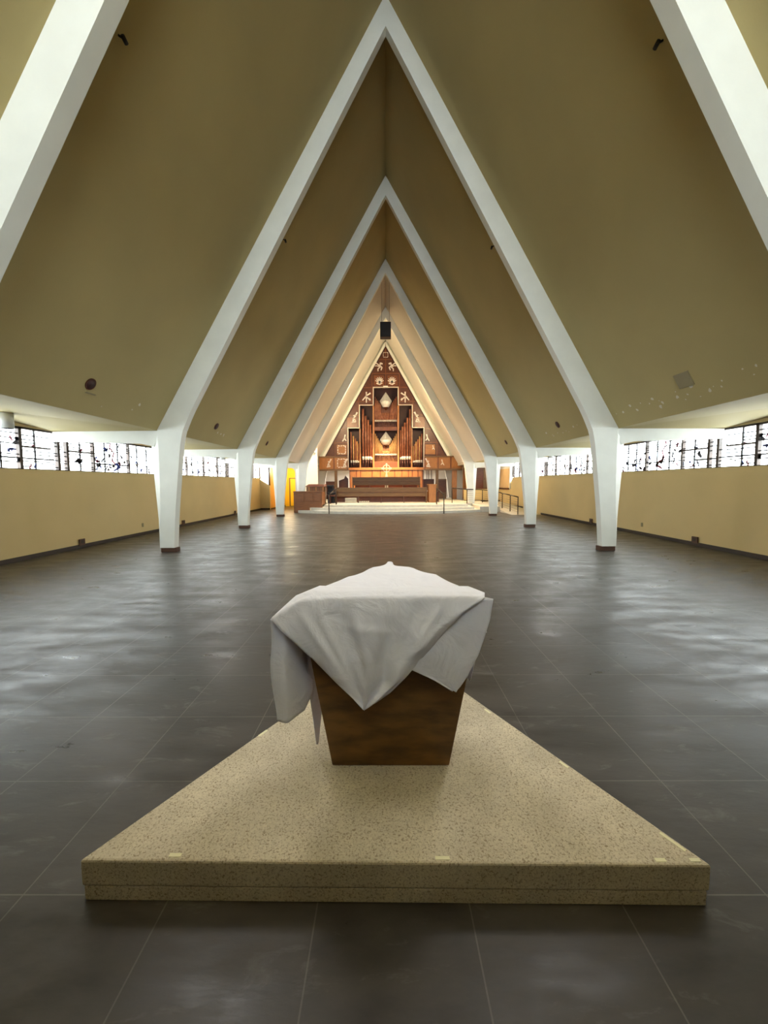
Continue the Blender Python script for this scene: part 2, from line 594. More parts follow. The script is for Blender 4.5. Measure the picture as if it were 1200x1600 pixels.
make_arch(4, 'white pointed arch over the chancel, around the hanging black loudspeaker')

# ------------------------------------------------------------------ side windows
def squiggle(mb, x, pts, w, m_):
    """small irregular slab of coloured glass in the window plane; pts are (y, z)"""
    for (y0, z0), (y1, z1) in zip(pts[:-1], pts[1:]):
        d = Vector((y1 - y0, z1 - z0))
        if d.length < 1e-5: continue
        n = Vector((-d.y, d.x)).normalized() * w
        n2 = n * random.uniform(0.4, 1.2)
        q = [(x, y0 - n.x, z0 - n.y), (x, y0 + n.x, z0 + n.y), (x, y1 + n2.x, z1 + n2.y), (x, y1 - n2.x, z1 - n2.y)]
        mb.prism(q, (0.012, 0, 0), m_)

wi = 0
OFF = [0.22, 0.48, 1.33, 2.75, 4.12]
for k in range(0, 5):
    for s in (-1, 1):
        wi += 1
        rnd = random.Random(k * 10 + s)
        y0 = D(k) if k > 0 else D(0)
        y1 = D(k + 1) if k < 4 else (23.8 if s < 0 else RIGHT_CUT)
        w = struct_empty('window_%d' % wi, (s * (WX + 0.07), y0, SILL))
        gx = s * (WX + 0.07)
        MB().box(gx - 0.003, gx + 0.003, y0, y1, SILL if not (k == 4 and s > 0) else 1.2, HEAD).build('glass', 'glass', w)
        fx0, fx1 = s * (WX + 0.03), s * (WX + 0.11)
        mb = MB()
        mb.box(fx0, fx1, y0, y1, HEAD - 0.045, HEAD)
        mb.box(fx0, fx1, y0, y1, SILL - 0.0, SILL + 0.02)
        mb.build('window_frame', 'frame_metal', w)
        offs = [o_ for o_ in OFF if y0 + o_ < y1]
        for o_ in offs:
            wd_ = 0.035 if o_ in (0.22, 0.48, 4.12) else 0.028
            if k == 4: wd_ = 0.025
            MB().box(fx0, fx1, y0 + o_ - wd_, y0 + o_ + wd_, SILL, HEAD).build('mullion', 'frame_metal', w)
        # opening lights with a transom
        for a, b in ((0.48, 1.33), (4.12, BAY)) if k < 4 else ():
            MB().box(fx0, fx1, y0 + a, min(y0 + b + (0.2 if b == BAY else 0), y1), 2.40, 2.44).build('transom', 'frame_metal', w)
        # lead lines
        mb = MB()
        lx0, lx1 = gx - 0.012, gx + 0.012
        edges = [0] + offs + [y1 - y0]
        for a, b in zip(edges[:-1], edges[1:]):
            if b - a > 0.5:
                nv = 1 if b - a < 1 else 2
                for j in range(1, nv + 1):
                    yy = y0 + a + (b - a) * j / (nv + 1) + rnd.uniform(-0.05, 0.05)
                    mb.box(lx0, lx1, yy - 0.020, yy + 0.020, SILL, HEAD)
            zz = SILL + 0.07
            while zz < HEAD - 0.06:
                cut = rnd.random()
                aa, bb = y0 + a, y0 + b
                if cut < 0.3: bb = aa + (bb - aa) * 0.5
                elif cut < 0.5: aa = aa + (bb - aa) * 0.5
                mb.box(lx0, lx1, aa, bb, zz - 0.012, zz + 0.012)
                zz += rnd.uniform(0.05, 0.12)
        mb.box(lx0, lx1, y0, y1, 2.155, 2.175)
        mb.build('lead_lines', 'lead', w)
        # coloured slab glass motifs
        mb = MB()
        sx = gx - s * 0.012
        cy = y0 + 2.05
        for j in range(40 if k < 4 else 8):
            yy = y0 + rnd.choice([1.5, 1.8, 2.1, 2.5, 2.9, 3.2, 3.9, 0.9, 4.5]) + rnd.uniform(-0.18, 0.18)
            if yy > y1 - 0.1: continue
            zz = rnd.uniform(SILL + 0.06, HEAD - 0.2) if rnd.random() < 0.45 else rnd.uniform(SILL + 0.05, SILL + 0.35)
            n = rnd.randint(1, 3)
            pts = [(yy, zz)]
            for _ in range(n):
                pts.append((pts[-1][0] + rnd.uniform(-0.09, 0.09), pts[-1][1] + rnd.uniform(-0.09, 0.09)))
            mm = rnd.choice(['dark_glass', 'dark_glass', 'dark_glass', 'red_glass', 'blue_glass'])
            squiggle(mb, sx, pts, rnd.uniform(0.016, 0.042), mm)
        if k in (1, 2):
            squiggle(mb, sx, [(cy - .05, 2.75), (cy - .1, 2.62), (cy + .06, 2.5), (cy + .02, 2.38), (cy - .02, 2.28), (cy + .1, 2.18)], 0.02, 'red_glass')
            squiggle(mb, sx, [(cy + .12, 2.2), (cy + .3, 2.1), (cy + .02, 1.98)], 0.035, 'blue_glass' if s < 0 else 'red_glass')
            squiggle(mb, sx, [(cy + .5, 2.3), (cy + .62, 2.28), (cy + .72, 2.06), (cy + 1.6, 2.03)], 0.008, 'dark_glass')
        mb.build('coloured_glass', None, w)

# ------------------------------------------------------------------ chancel shell
struct(MB().box(-9.6, 9.6, END_Y, END_Y + 0.2, 0, 12.5).build('wall_far', 'white_wall'))
# left: return wall with raked top and window over it, then ochre wall and yellow hall
mb = MB()
mb.prism([(-7.75, 23.8, 0), (-7.15, 23.8, 0), (-7.15, 23.8, 1.49), (-7.75, 23.8, 1.86)], (0, 0.14, 0))
struct(mb.build('wall_left', 'tan_wall'))
struct(MB().prism([(-7.75, 23.79, 0.01), (-7.15, 23.79, 0.01), (-7.15, 23.79, 0.10), (-7.75, 23.79, 0.10)], (0, -0.02, 0)).build('baseboard_left', 'baseboard'))
w = struct_empty('window_11', (-7.45, 23.87, 1.5))
MB().prism([(-7.9, 23.86, 1.86), (-7.75, 23.86, 1.86), (-7.15, 23.86, 1.49), (-7.15, 23.86, 2.82), (-7.9, 23.86, 2.82)], (0, 0.006, 0)).build('glass', 'glass', w)
mb = MB()
mb.box(-7.20, -7.13, 23.8, 23.92, 1.49, 2.84)
mb.box(-7.8, -7.72, 23.8, 23.92, 1.86, 2.84)
mb.box(-7.8, -7.13, 23.8, 23.92, 2.78, 2.84)
mb.build('window_frame', 'frame_metal', w)
struct(MB().box(-7.27, -7.15, 23.94, 27.4, 0, 2.84).build('wall_left', 'orange_wall'))
struct(MB().box(-7.15, -7.13, 23.94, 27.4, 0, 0.09).build('baseboard_left', 'baseboard'))
struct(MB().box(-7.27, -5.2, 27.4, 27.55, 0, 2.84).build('wall_far', 'yellow_wall'))
# wall above and right of the yellow opening (rounded upper corner), in the plane of arch four
XR = -5.58
arc = [(XR - 0.28 + 0.28 * math.cos(a), 23.84, 2.27 + 0.28 * math.sin(a)) for a in [math.pi / 2 * i / 6 for i in range(7)]]
mb = MB()
mb.box(XR, -5.46, 23.84, 24.0, 0, 2.55)
mb.box(-7.14, -5.46, 23.84, 24.0, 2.55, 2.83)
for i in range(6):
    a, b = arc[i], arc[i + 1]
    mb.prism([a, b, (XR, 23.84, 2.55)], (0, 0.16, 0))
struct(mb.build('wall_left', 'white_wall'))
struct(MB().box(-5.56, -5.44, 24.0, 27.4, 0, 2.84).build('wall_left', 'yellow_wall'))
# yellow door in the hall
dr = struct_empty('door_1', (-6.45, 27.36, 0))
MB().box(-6.83, -6.13, 27.35, 27.40, 0, 2.0).build('door_frame', 'greybrown', dr)
MB().box(-6.74, -6.24, 27.32, 27.36, 0.03, 1.94).build('door_leaf', 'yellow_door', dr)
MB().box(-6.56, -6.40, 27.29, 27.32, 1.0, 1.05).build('push_bar', 'iron', dr)
# aisle ceilings beyond arch four
for s, xo_ in ((-1, 7.27), (1, 7.9)):
    struct(MB().box(s * 5.2, s * xo_, 23.8, END_Y, 2.84, 3.05).build('ceiling', 'pale_roof'))
struct(MB().box(-7.27, -7.15, 27.4, END_Y, 0, 3.05).build('wall_left', 'white_wall'))

# splayed white wall from arch four to the organ, up to the roof
def splay(s, xa, ya, xb, yb, name):
    d = Vector((xb - xa, yb - ya, 0)).normalized()
    n = Vector((-d.y, d.x, 0)) * (0.12 * (1 if s > 0 else -1))
    pts = [(xa, ya, 0), (xb, yb, 0), (xb, yb, roofz(xb)), (xa, ya, roofz(xa))]
    return struct(MB().prism(pts, -n).build(name, 'white_wall'))
splay(-1, -5.02, 23.82, -4.56, 26.0, 'wall_left')

# white sloped lining ahead of the organ, with the fifth arch
t = thing('arch_frame', 'innermost white pointed arch framing the triangular organ screen', 'arch', (0, D(5), 0), 'white pointed arches of the nave')
yy = D(5)
for s in (-1, 1):
    ms = []
    for z in (3.50, 5, 7, 9, 11.36):
        xi = (11.39 - z) / 1.757
        xo = xi + 0.20 if z < 11 else 0.22
        f = (z - 3.5) / (11.36 - 3.5)
        zo = z + f * 0.30
        ms.append([(s * xi, yy, z), (s * (xo - f * 0.2), yy, zo), (s * rx(zo), yy + 0.3, zo), (s * xi, yy + 0.3, z)])
    MB().loft(ms).build('rafter', 'concrete', t)

# two plain white columns behind the organ gallery
for s in (-1, 1):
    y = 31.0
    rings = [[(s * (xi), y, z), (s * (xc), y, z), (s * xc, y + 0.25, z), (s * xi, y + 0.25, z)] for z, xi, xc in
             ((0.42, 5.0, 5.24), (1.2, 4.93, 5.25), (1.9, 4.84, 5.26), (2.4, 4.74, 5.27), (2.84, 4.62, 5.28))]
    o = MB().loft(rings).build('rear_column', 'concrete', None, loc=(s * 5, y, 0.42))
    tag(o, 'white tapering column standing behind the organ gallery on the %s' % ('left' if s < 0 else 'right'), 'column')

# ------------------------------------------------------------------ chancel floor and curved steps
ST = 0.14
def arc_pts(yfront, xl, xr, R=11.2, n=28):
    out = []
    for i in range(n + 1):
        x = xl + (xr - xl) * i / n
        out.append((x, yfront + R - math.sqrt(R * R - x * x)))
    return out
specs = [(20.0, -4.82, 5.15, 0.0, ST), (20.42, -4.14, 4.9, ST, 2 * ST), (20.84, -3.42, 4.6, 2 * ST, 3 * ST)]
stg = struct_empty('trim_chancel_steps', (0, 20.0, 0))
for yf, xl, xr, z0, z1 in specs:
    a = arc_pts(yf, xl, xr)
    yb = 23.2
    poly = [(x, y, z0 - (0 if z0 == 0 else 0.0)) for x, y in a] + [(xr, yb, z0), (xl, yb, z0)]
    MB().prism(poly, (0, 0, z1 - z0)).build('step', 'step', stg)
mb = MB()
mb.box(-5.4, 5.15, 23.2, END_Y, 0, 3 * ST)
struct(mb.build('floor_chancel', 'step'))
# fine joint in the middle of the steps
# right: landing and ramp
mb = MB()
mb.prism([(5.15, 21.3, 0), (5.15, 25.9, 0), (5.15, 25.9, 0.40), (5.15, 21.3, 0.30)], (1.1, 0, 0))
ramp = [(6.25, 25.9, 0), (6.25, 25.9, 0.34), (6.25, 23.6, 0.25), (6.25, 19.3, 0.0)]
mb.prism(ramp, (1.5, 0, 0))
struct(mb.build('trim_ramp', 'step'))
# right aisle end: low wall, niche, dark cupboard, sill
rc = []
for i in range(7):
    a = math.pi / 2 * i / 6
    rc.append((7.75, 24.0 + 0.45 - 0.45 * math.cos(a) , 0))
mb = MB()
mb.box(5.3, 7.75, 26.4, 26.55, 0, 1.18)
struct(mb.build('wall_far', 'tan_wall'))
struct(MB().box(7.75, 7.9, 26.55, END_Y, 0, 3.05).build('wall_right', 'white_wall'))
struct(MB().box(7.75, 7.9, 24.3, 26.55, 0, 1.18).build('wall_right', 'tan_wall'))
struct(MB().box(7.75, 7.9, 24.3, 26.55, 1.18, 2.50).build('wall_right', 'peach_wall'))
struct(MB().box(7.75, 7.9, 24.3, 26.55, 2.50, 3.05).build('wall_right', 'white_wall'))
struct(MB().box(7.66, 7.75, 24.45, 26.4, 1.17, 1.26).build('trim_sill', 'wood_dark'))
struct(MB().box(7.68, 7.92, 24.2, 24.3, 1.2, 2.84).build('trim_post', 'concrete'))
# the sill wall dips in a curve at its far end
mb = MB()
prev = None
for i in range(9):
    a_ = math.pi / 2 * i / 8
    q = (23.6 + 0.7 * math.sin(a_), 1.93 - 0.75 * (1 - math.cos(a_)))
    if prev:
        mb.prism([(7.75, prev[0], 0), (7.75, q[0], 0), (7.75, q[0], q[1]), (7.75, prev[0], prev[1])], (0.15, 0, 0))
    prev = q
struct(mb.build('wall_right', 'tan_wall'))
struct(MB().box(5.3, 7.6, 26.4, 26.55, 2.62, 2.84).build('wall_far', 'white_wall'))
cb = thing('tall_cupboard', 'dark brown cupboard with grey board door set in the rear aisle wall', 'cupboard', (6.7, 26.6, 1.2))
MB().box(6.0, 7.5, 26.5, 26.95, 1.18, 2.62).build('carcass', 'wood_dark', cb, bevel=0.01)
MB().box(6.62, 7.36, 26.46, 26.5, 1.25, 2.55).build('door', 'greybrown', cb, bevel=0.005)
MB().box(6.66, 6.69, 26.43, 26.46, 1.8, 1.95).build('handle', 'iron', cb)
mb = MB()
mb.box(5.3, 7.75, 26.38, 26.4, 0.33, 0.42)
mb.box(7.73, 7.75, 22.0, 26.4, 0.16, 0.25)
struct(mb.build('baseboard_far', 'baseboard'))

# ------------------------------------------------------------------ organ
OY = 28.5
CELL = 1.0
org = thing('pipe_organ', 'large triangular wooden organ screen full of pipes and white emblems', 'organ', (0, OY, 2.6))
def ox(z): return (11.39 - z) / 1.757
# backing panel split into carved square panels
rows = [3.55 + i * 0.985 for i in range(9)]
opening = lambda x, z: (abs(x) < 2.72 and z < 5.6) or (abs(x) < 1.88 and z < 7.2) or (abs(x) < 0.87 and z < 8.47)
mb = MB()
# screen with stepped opening: left and right pieces by row
zc = [3.50, 5.60, 7.22, 8.48, 11.38]
half = [2.72, 1.88, 0.87, 0.0]
for i in range(4):
    z0, z1, h = zc[i], zc[i + 1], half[i]
    for s in (-1, 1):
        if i < 3:
            mb.prism([(s * h, OY, z0), (s * ox(z0), OY, z0), (s * ox(z1), OY, z1), (s * h, OY, z1)], (0, 0.12, 0))
        else:
            mb.prism([(0, OY, z0), (s * ox(z0), OY, z0), (0, OY, z1)], (0, 0.12, 0))
mb.build('screen', 'wood_dark', org)
# rails and stiles on the one metre grid
def bar(nm, *q):
    MB().box(*q).build(nm, 'wood_case', org)
for z in rows:
    xo = ox(z)
    h = 0
    for j in range(4):
        if zc[j] <= z < zc[j + 1]: h = half[j]
    if h == 0:
        bar('panel_rail', -xo, xo, OY - 0.03, OY, z - 0.035, z + 0.035)
    else:
        for s in (-1, 1):
            if xo > h: bar('panel_rail', s * h, s * xo, OY - 0.03, OY, z - 0.035, z + 0.035)
GX = [i * 0.985 for i in range(-2, 3)] + [s_ * (2.74 + 0.97 * j) for s_ in (-1, 1) for j in range(1, 3)]
for x in GX:
    z1 = 11.39 - 1.757 * abs(x)
    z0 = 3.5
    for j in range(3):
        if abs(x) < half[j]: z0 = zc[j + 1]
    if z1 > z0: bar('panel_stile', x - 0.03, x + 0.03, OY - 0.028, OY, z0, z1)
mb = MB()
for s in (-1, 1):
    mb.prism([(s * ox(3.5), OY - .03, 3.5), (s * (ox(3.5) - .09), OY - .03, 3.5), (0, OY - .03, 11.22), (0, OY - .03, 11.38)], (0, 0.03, 0))
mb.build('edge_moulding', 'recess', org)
# carved raised fields in the panels
rnd = random.Random(3)
cells = []
for zi, z in enumerate(rows[:-1]):
    for i in range(-5, 5):
        x0, x1 = i * 0.985, (i + 1) * 0.985
        xm, zm = (x0 + x1) / 2, z + 0.49
        if zm < 5.5 and abs(xm) > 2.0:
            xm = math.copysign(2.74 + 0.485 + 0.97 * (int(abs(xm) / 0.985) - 2), xm)
        if opening(xm, zm): continue
        if abs(xm) + 0.33 < ox(zm + 0.33):
            MB().box(xm - 0.36, xm + 0.36, OY - 0.015, OY, zm - 0.36, zm + 0.36).build('raised_panel', 'wood_fascia_lit' if zm < 4.6 else 'wood_case', org, bevel=0.012)  # lower row brighter: light pool put into its wood colour
# pale stepped trim
mb = MB()
t_ = 0.05
for s in (-1, 1):
    mb.box(s * 2.72, s * (2.72 + t_ * 1.2), OY - 0.06, OY, 2.75, 5.60)
    mb.box(s * 1.88, s * (2.72 + t_ * 1.2), OY - 0.06, OY, 5.58, 5.58 + t_)
    mb.box(s * 1.88, s * (1.88 + t_ * 1.2), OY - 0.06, OY, 5.58, 7.22)
    mb.box(s * 0.87, s * (1.88 + t_ * 1.2), OY - 0.06, OY, 7.20, 7.20 + t_)
    mb.box(s * 0.87, s * (0.87 + t_ * 1.2), OY - 0.06, OY, 7.20, 8.48)
mb.box(-0.92, 0.92, OY - 0.06, OY, 8.46, 8.46 + t_)
mb.build('stepped_trim', 'edge_paint', org)
MB().box(-0.18, 0.16, OY - 0.1, OY - 0.06, 8.45, 8.57).build('name_plate', 'emblem', org)
# recess box behind the pipes
mb = MB()
mb.box(-2.9, 2.9, OY + 0.75, OY + 0.8, 2.7, 8.6)
for s in (-1, 1):
    mb.box(s * 2.72, s * 2.80, OY + 0.12, OY + 0.75, 2.7, 5.6)
    mb.box(s * 1.88, s * 1.96, OY + 0.12, OY + 0.75, 5.6, 7.2)
    mb.box(s * 0.87, s * 0.95, OY + 0.12, OY + 0.75, 7.2, 8.5)
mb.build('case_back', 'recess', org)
for s in (-1, 1):
    MB().box(s * 1.84, s * 1.93, OY + 0.0, OY + 0.5, 2.7, 5.6).build('pillar', 'wood_warm', org)
    MB().box(s * 0.84, s * 0.96, OY + 0.0, OY + 0.5, 2.7, 7.2).build('pillar', 'wood_warm', org)
MB().box(-0.84, 0.84, OY + 0.1, OY + 0.2, 2.72, 3.18).build('lower_panel', 'wood_case', org, bevel=0.01)
MB().box(-0.84, 0.84, OY + 0.46, OY + 0.5, 3.18, 4.5).build('middle_board', 'wood_warm', org)
MB().box(-0.84, 0.84, OY + 0.05, OY + 0.5, 5.42, 5.68).build('chest_board', 'wood_case', org, bevel=0.01)
MB().box(-0.84, 0.84, OY + 0.46, OY + 0.5, 5.7, 7.3).build('upper_board', 'wood_case', org)
# pipes
def pipe(x, z0, zm, zt, r, body):
    mb = MB()
    y = OY + 0.12 + r
    mb.lathe(x, y, [(r * 0.35, z0), (r * 0.98, zm)], 10, 'pipefoot')
    mb.lathe(x, y, [(r, zm), (r, zm + max(0.13, r * 3.2))], 10, 'silver')
    mb.lathe(x, y, [(r, zm + max(0.13, r * 3.2)), (r, zt)], 10, body)
    mb.box(x - r * 0.5, x + r * 0.5, y - r - 0.004, y - r * 0.7, zm + r, zm + r * 1.6, 'pipefoot')
    mb.build('pipe', None, org)
for s in (-1, 1):
    tops = [(2.55, 5.32), (2.38, 5.05), (2.23, 4.86), (2.11, 4.66), (2.01, 4.5)] if s < 0 else [(2.62, 5.2), (2.47, 5.0), (2.34, 4.8), (2.21, 4.62), (2.10, 4.45), (2.01, 4.3)]
    for i, (x, zt) in enumerate(tops):
        pipe(s * x, 2.75, 3.1, zt, 0.055 if i < 4 else 0.04, 'goldpipe' if i % 2 else 'copper')
    tops = [(1.67, 7.0), (1.47, 6.5), (1.29, 6.2), (1.12, 5.85), (1.02, 5.2)]
    if s > 0: tops = [(1.77, 6.95), (1.58, 6.35), (1.39, 6.0), (1.22, 5.7), (1.07, 5.45)]
    for i, (x, zt) in enumerate(tops):
        pipe(s * x, 2.75, 3.32, zt, 0.075 if i < 4 else 0.05, 'copper')
N = 17
for i in range(N):
    x = -0.77 + 1.54 * i / (N - 1)
    f = abs(x) / 0.77
    pipe(x, 3.2, 3.62, 4.0 + 1.2 * f ** 1.1 if abs(x) > 0.25 else 3.95, 0.036, 'goldpipe')
    pipe(x, 5.68, 6.07, 6.75 + 1.1 * f if abs(x) > 0.3 else 6.7, 0.034, 'copper')
# two faceted silver pendants in the middle
for zt, zm, zb in ((8.18, 7.55, 6.95), (5.36, 4.78, 4.25)):
    mb = MB()
    mb.lathe(0.0, OY + 0.2, [(0.01, zt), (0.44, zm), (0.42, zm - 0.05)], 4, 'lantern', smooth=False)
    mb.lathe(0.0, OY + 0.2, [(0.42, zm - 0.05), (0.36, zm - 0.22), (0.22, zb + 0.14)], 12, 'lantern')
    mb.lathe(0.0, OY + 0.2, [(0.22, zb + 0.14), (0.12, zb + 0.08), (0.01, zb - 0.06)], 12, 'wood_dark')
    ob = mb.build('silver_pendant', None, org)
# impost board and lower case
MB().box(-2.75, 2.78, OY - 0.12, OY + 0.8, 2.56, 2.74).build('impost', 'wood_warm', org, bevel=0.01)
lc = MB().box(-2.68, 2.70, OY + 0.0, OY + 0.6, 0.42, 2.56).build('lower_case', 'wood_warm', org)
mb = MB()
x = -2.68
for x in (-2.68, -2.2, -1.9, -1.05, -0.45, 0.6, 1.12, 1.6, 1.88, 2.3, 2.62):
    mb.box(x, x + 0.07, OY - 0.03, OY, 0.42, 2.56)
mb.build('stile', 'wood_case', lc)

# emblems in the panels
def emb(kind, x, z, w=0.36, y=None, m_='emblem', par=None):
    y = OY - 0.05 if y is None else y
    mb = MB()
    def stroke(pts, wd_):
        for (a0, b0), (a1, b1) in zip(pts[:-1], pts[1:]):
            d = Vector((a1 - a0, b1 - b0))
            n = Vector((-d.y, d.x)).normalized() * wd_
            mb.prism([(x + (a0 - n.x) * w, y, z + (b0 - n.y) * w), (x + (a0 + n.x) * w, y, z + (b0 + n.y) * w),
                      (x + (a1 + n.x * .6) * w, y, z + (b1 + n.y * .6) * w), (x + (a1 - n.x * .6) * w, y, z + (b1 - n.y * .6) * w)], (0, 0.03, 0))
    if kind == 'fan':
        for i in range(7):
            a = math.radians(15 + 25 * i)
            stroke([(0, -0.5), (0.85 * math.cos(a), -0.3 + 0.95 * math.sin(a))], 0.11)
        stroke([(-0.6, -0.55), (0, -0.85), (0.6, -0.55)], 0.12)
    elif kind == 'winged':
        sg = 1 if x > 0 else -1
        stroke([(-.6 * sg, .5), (-.2 * sg, .75), (-.1 * sg, .1), (-.5 * sg, -.1), (-.3 * sg, -.7)], 0.15)
        stroke([(-.1 * sg, .1), (.5 * sg, .6), (.9 * sg, .7)], 0.14)
        stroke([(0, 0), (.6 * sg, .2), (.9 * sg, 0.1)], 0.10)
        stroke([(-.1 * sg, -.1), (.3 * sg, -.4), (.3 * sg, -.9)], 0.12)
    elif kind == 'figure':
        sg = 1 if x > 0 else -1
        stroke([(0, .9), (0, .3), (0, -1.0)], 0.13)
        stroke([(-.75 * sg, .7), (0, .2), (.7 * sg, -.6)], 0.13)
        stroke([(0, 0), (-.7 * sg, -.5)], 0.13)
        stroke([(-.5 * sg, -.3), (-.75 * sg, -.6)], 0.2)
    elif kind == 'wreath':
        q = .82
        P = [(-q, -q), (-q, q), (q, q), (q, -q), (-q, -q)]
        for (a, b), (c, d) in zip(P[:-1], P[1:]):
            for i in range(3):
                f0, f1 = i / 3 + .04, (i + 1) / 3 - .06
                stroke([(a + (c - a) * f0, b + (d - b) * f0 + .06 * (-1) ** i), (a + (c - a) * f1, b + (d - b) * f1 - .06 * (-1) ** i)], 0.10)
    elif kind == 'climb':
        sg = 1 if x > 0 else -1
        stroke([(-.5 * sg, .9), (-.2 * sg, .3), (.1 * sg, -.1), (.3 * sg, -.9)], 0.15)
        stroke([(-.3 * sg, .4), (.2 * sg, .3)], 0.13)
        stroke([(.1 * sg, -.1), (-.3 * sg, -.7), (.5 * sg, -.8)], 0.12)
    elif kind == 'small':
        sg = 1 if x > 0 else -1
        stroke([(-.2 * sg, .8), (0, 0), (.4 * sg, -.6)], 0.14)
        stroke([(0, 0), (-.4 * sg, -.5)], 0.14)
    mb.build('emblem', m_, par or org)
for s in (-1, 1):
    emb('winged', s * 0.44, 9.93, 0.36)
    emb('fan', s * 0.45, 8.98, 0.36)
    emb('figure', s * 1.40, 7.80, 0.40)
    emb('climb', s * 2.28, 6.35, 0.42)
    emb('small', s * 3.02, 4.85, 0.34)
emb('wreath', 0, 10.75, 0.2)
emb('wreath', -3.225, 4.04, 0.34)
emb('small', 3.45, 4.15, 0.22)

# gallery with carved fascia, on posts
gal = thing('organ_gallery', 'long wooden gallery with carved square panels below the organ screen', 'gallery', (0, OY, 2.5))
GY = OY - 0.15
for s, xa, xb in ((-1, 2.80, 4.86), (1, 2.80, 5.55)):
    MB().box(s * xa, s * xb, GY, GY + 0.12, 2.58, 3.52).build('fascia', 'wood_fascia_lit', gal)
    MB().box(s * xa, s * xb, GY + 0.12, OY + 1.6, 2.58, 2.7).build('gallery_floor', 'wood_dark', gal)
    MB().box(s * xa, s * xb, GY - 0.05, GY + 0.14, 3.47, 3.56).build('top_rail', 'wood_mid', gal, bevel=0.008)
    MB().box(s * xa, s * xb, GY - 0.05, GY + 0.14, 2.52, 2.64).build('bottom_rail', 'wood_mid', gal, bevel=0.008)
    x = xa + 0.02
    j = 0
    for x0 in (2.84, 3.80, 4.72):
        x1 = min(x0 + 0.86, xb - 0.08)
        if x1 - x0 < 0.3: continue
        MB().box(s * (x0 + .03), s * x1, GY - 0.025, GY, 2.72, 3.40).build('raised_panel', 'wood_warm', gal, bevel=0.012)
        MB().box(s * (x0 - .06), s * (x0 + .03), GY - 0.035, GY, 2.64, 3.47).build('stile', 'wood_case', gal)
        j += 1
emb('wreath', -3.22, 3.06, 0.36, GY - 0.06, 'emblem', gal)
emb('climb', -2.98, 3.06, 0.36, GY - 0.07, 'emblem', gal)
emb('climb', -4.15, 3.06, 0.34, GY - 0.06, 'emblem', gal)
emb('climb', 3.05, 3.06, 0.36, GY - 0.06, 'emblem', gal)
emb('small', 4.1, 3.06, 0.30, GY - 0.06, 'edge_paint', gal)
for x in (-3.66, 3.72):
    MB().box(x - 0.1, x + 0.1, GY, GY + 0.2, 0.42, 2.55).build('post', 'wood_mid', gal, bevel=0.01)
for x0, x1 in ((4.82, 5.18), (5.62, 5.95)):
    MB().box(x0, x1, GY + 0.1, GY + 0.25, 0.42, 2.9).build('post', 'wood_warm', gal, bevel=0.01)

# choir furniture glimpsed under the gallery
o = thing('choir_desk', 'dark brown choir desk with jagged carved top, under the left of the gallery', 'desk', (-3.2, 29.2, 0.42))
MB().prism([(-3.55, 29.2, 0.42), (-2.85, 29.2, 0.42), (-2.85, 29.2, 1.95), (-3.05, 29.2, 2.2), (-3.15, 29.2, 1.95), (-3.55, 29.2, 1.8)], (0, 0.3, 0)).build('desk_panel', 'wood_dark', o, bevel=0.01)
MB().box(-4.5, -3.75, 29.1, 29.3, 0.42, 1.75).build('side_panel', 'wood_dark', o, bevel=0.01)
o = thing('choir_cabinet', 'dark brown cabinet under the right of the organ gallery', 'cabinet', (3.2, 29.4, 0.42))
MB().box(2.78, 3.62, 29.3, 29.8, 0.42, 1.90).build('carcass', 'wood_dark', o, bevel=0.01)
MB().box(3.82, 4.55, 29.3, 29.8, 0.42, 1.90).build('carcass', 'wood_mid', o, bevel=0.01)
MB().box(3.86, 4.5, 29.27, 29.3, 0.9, 1.8).build('door', 'wood_dark', o, bevel=0.005)
w = struct_empty('window_12', (3.4, END_Y - 0.05, 1.9))
mb = MB()
for x in (3.2, 3.5, 3.65, 3.9):
    mb.box(x - .02, x + .02, END_Y - 0.05, END_Y, 1.9, 3.2)
mb.build('mullion', 'frame_metal', w)

# ------------------------------------------------------------------ pews
def pew(x0, x1, y, zf, h, label, name='pew'):
    t = thing(name, label, 'pew', ((x0 + x1) / 2, y, zf))
    MB().prism([(x0 + .05, y, zf + h * .42), (x1 - .05, y, zf + h * .42), (x1 - .05, y - .03, zf + h - .03), (x0 + .05, y - .03, zf + h - .03)], (0, 0.035, 0)).build('backrest', 'wood_mid', t, bevel=0.005)
    MB().box(x0 + .03, x1 - .03, y - 0.06, y + 0.03, zf + h - .05, zf + h).build('top_rail', 'wood_mid', t, bevel=0.008)
    MB().box(x0 + .05, x1 - .05, y - 0.045, y - 0.0, zf + h * .66, zf + h * .69).build('back_moulding', 'wood_dark', t)
    MB().box(x0 + .05, x1 - .05, y, y + 0.42, zf + h * .42, zf + h * .47).build('seat', 'wood_mid', t, bevel=0.008)
    for x in (x0, x1 - .06):
        MB().prism([(x, y - .08, zf), (x, y + .46, zf), (x, y + .46, zf + h * .6), (x, y + .1, zf + h + .02), (x, y - .08, zf + h + .02)], (0.06, 0, 0)).build('end_panel', 'wood_mid', t, bevel=0.008)
    n = 4
    for i in range(1, n):
        x = x0 + (x1 - x0) * i / n
        MB().box(x - .025, x + .025, y + 0.02, y + 0.36, zf, zf + h * .42).build('leg', 'wood_dark', t)
    return t
pew(-3.1, 2.46, 23.45, 3 * ST, 0.92, 'long brown wooden pew nearest the curved steps, its back to the nave')
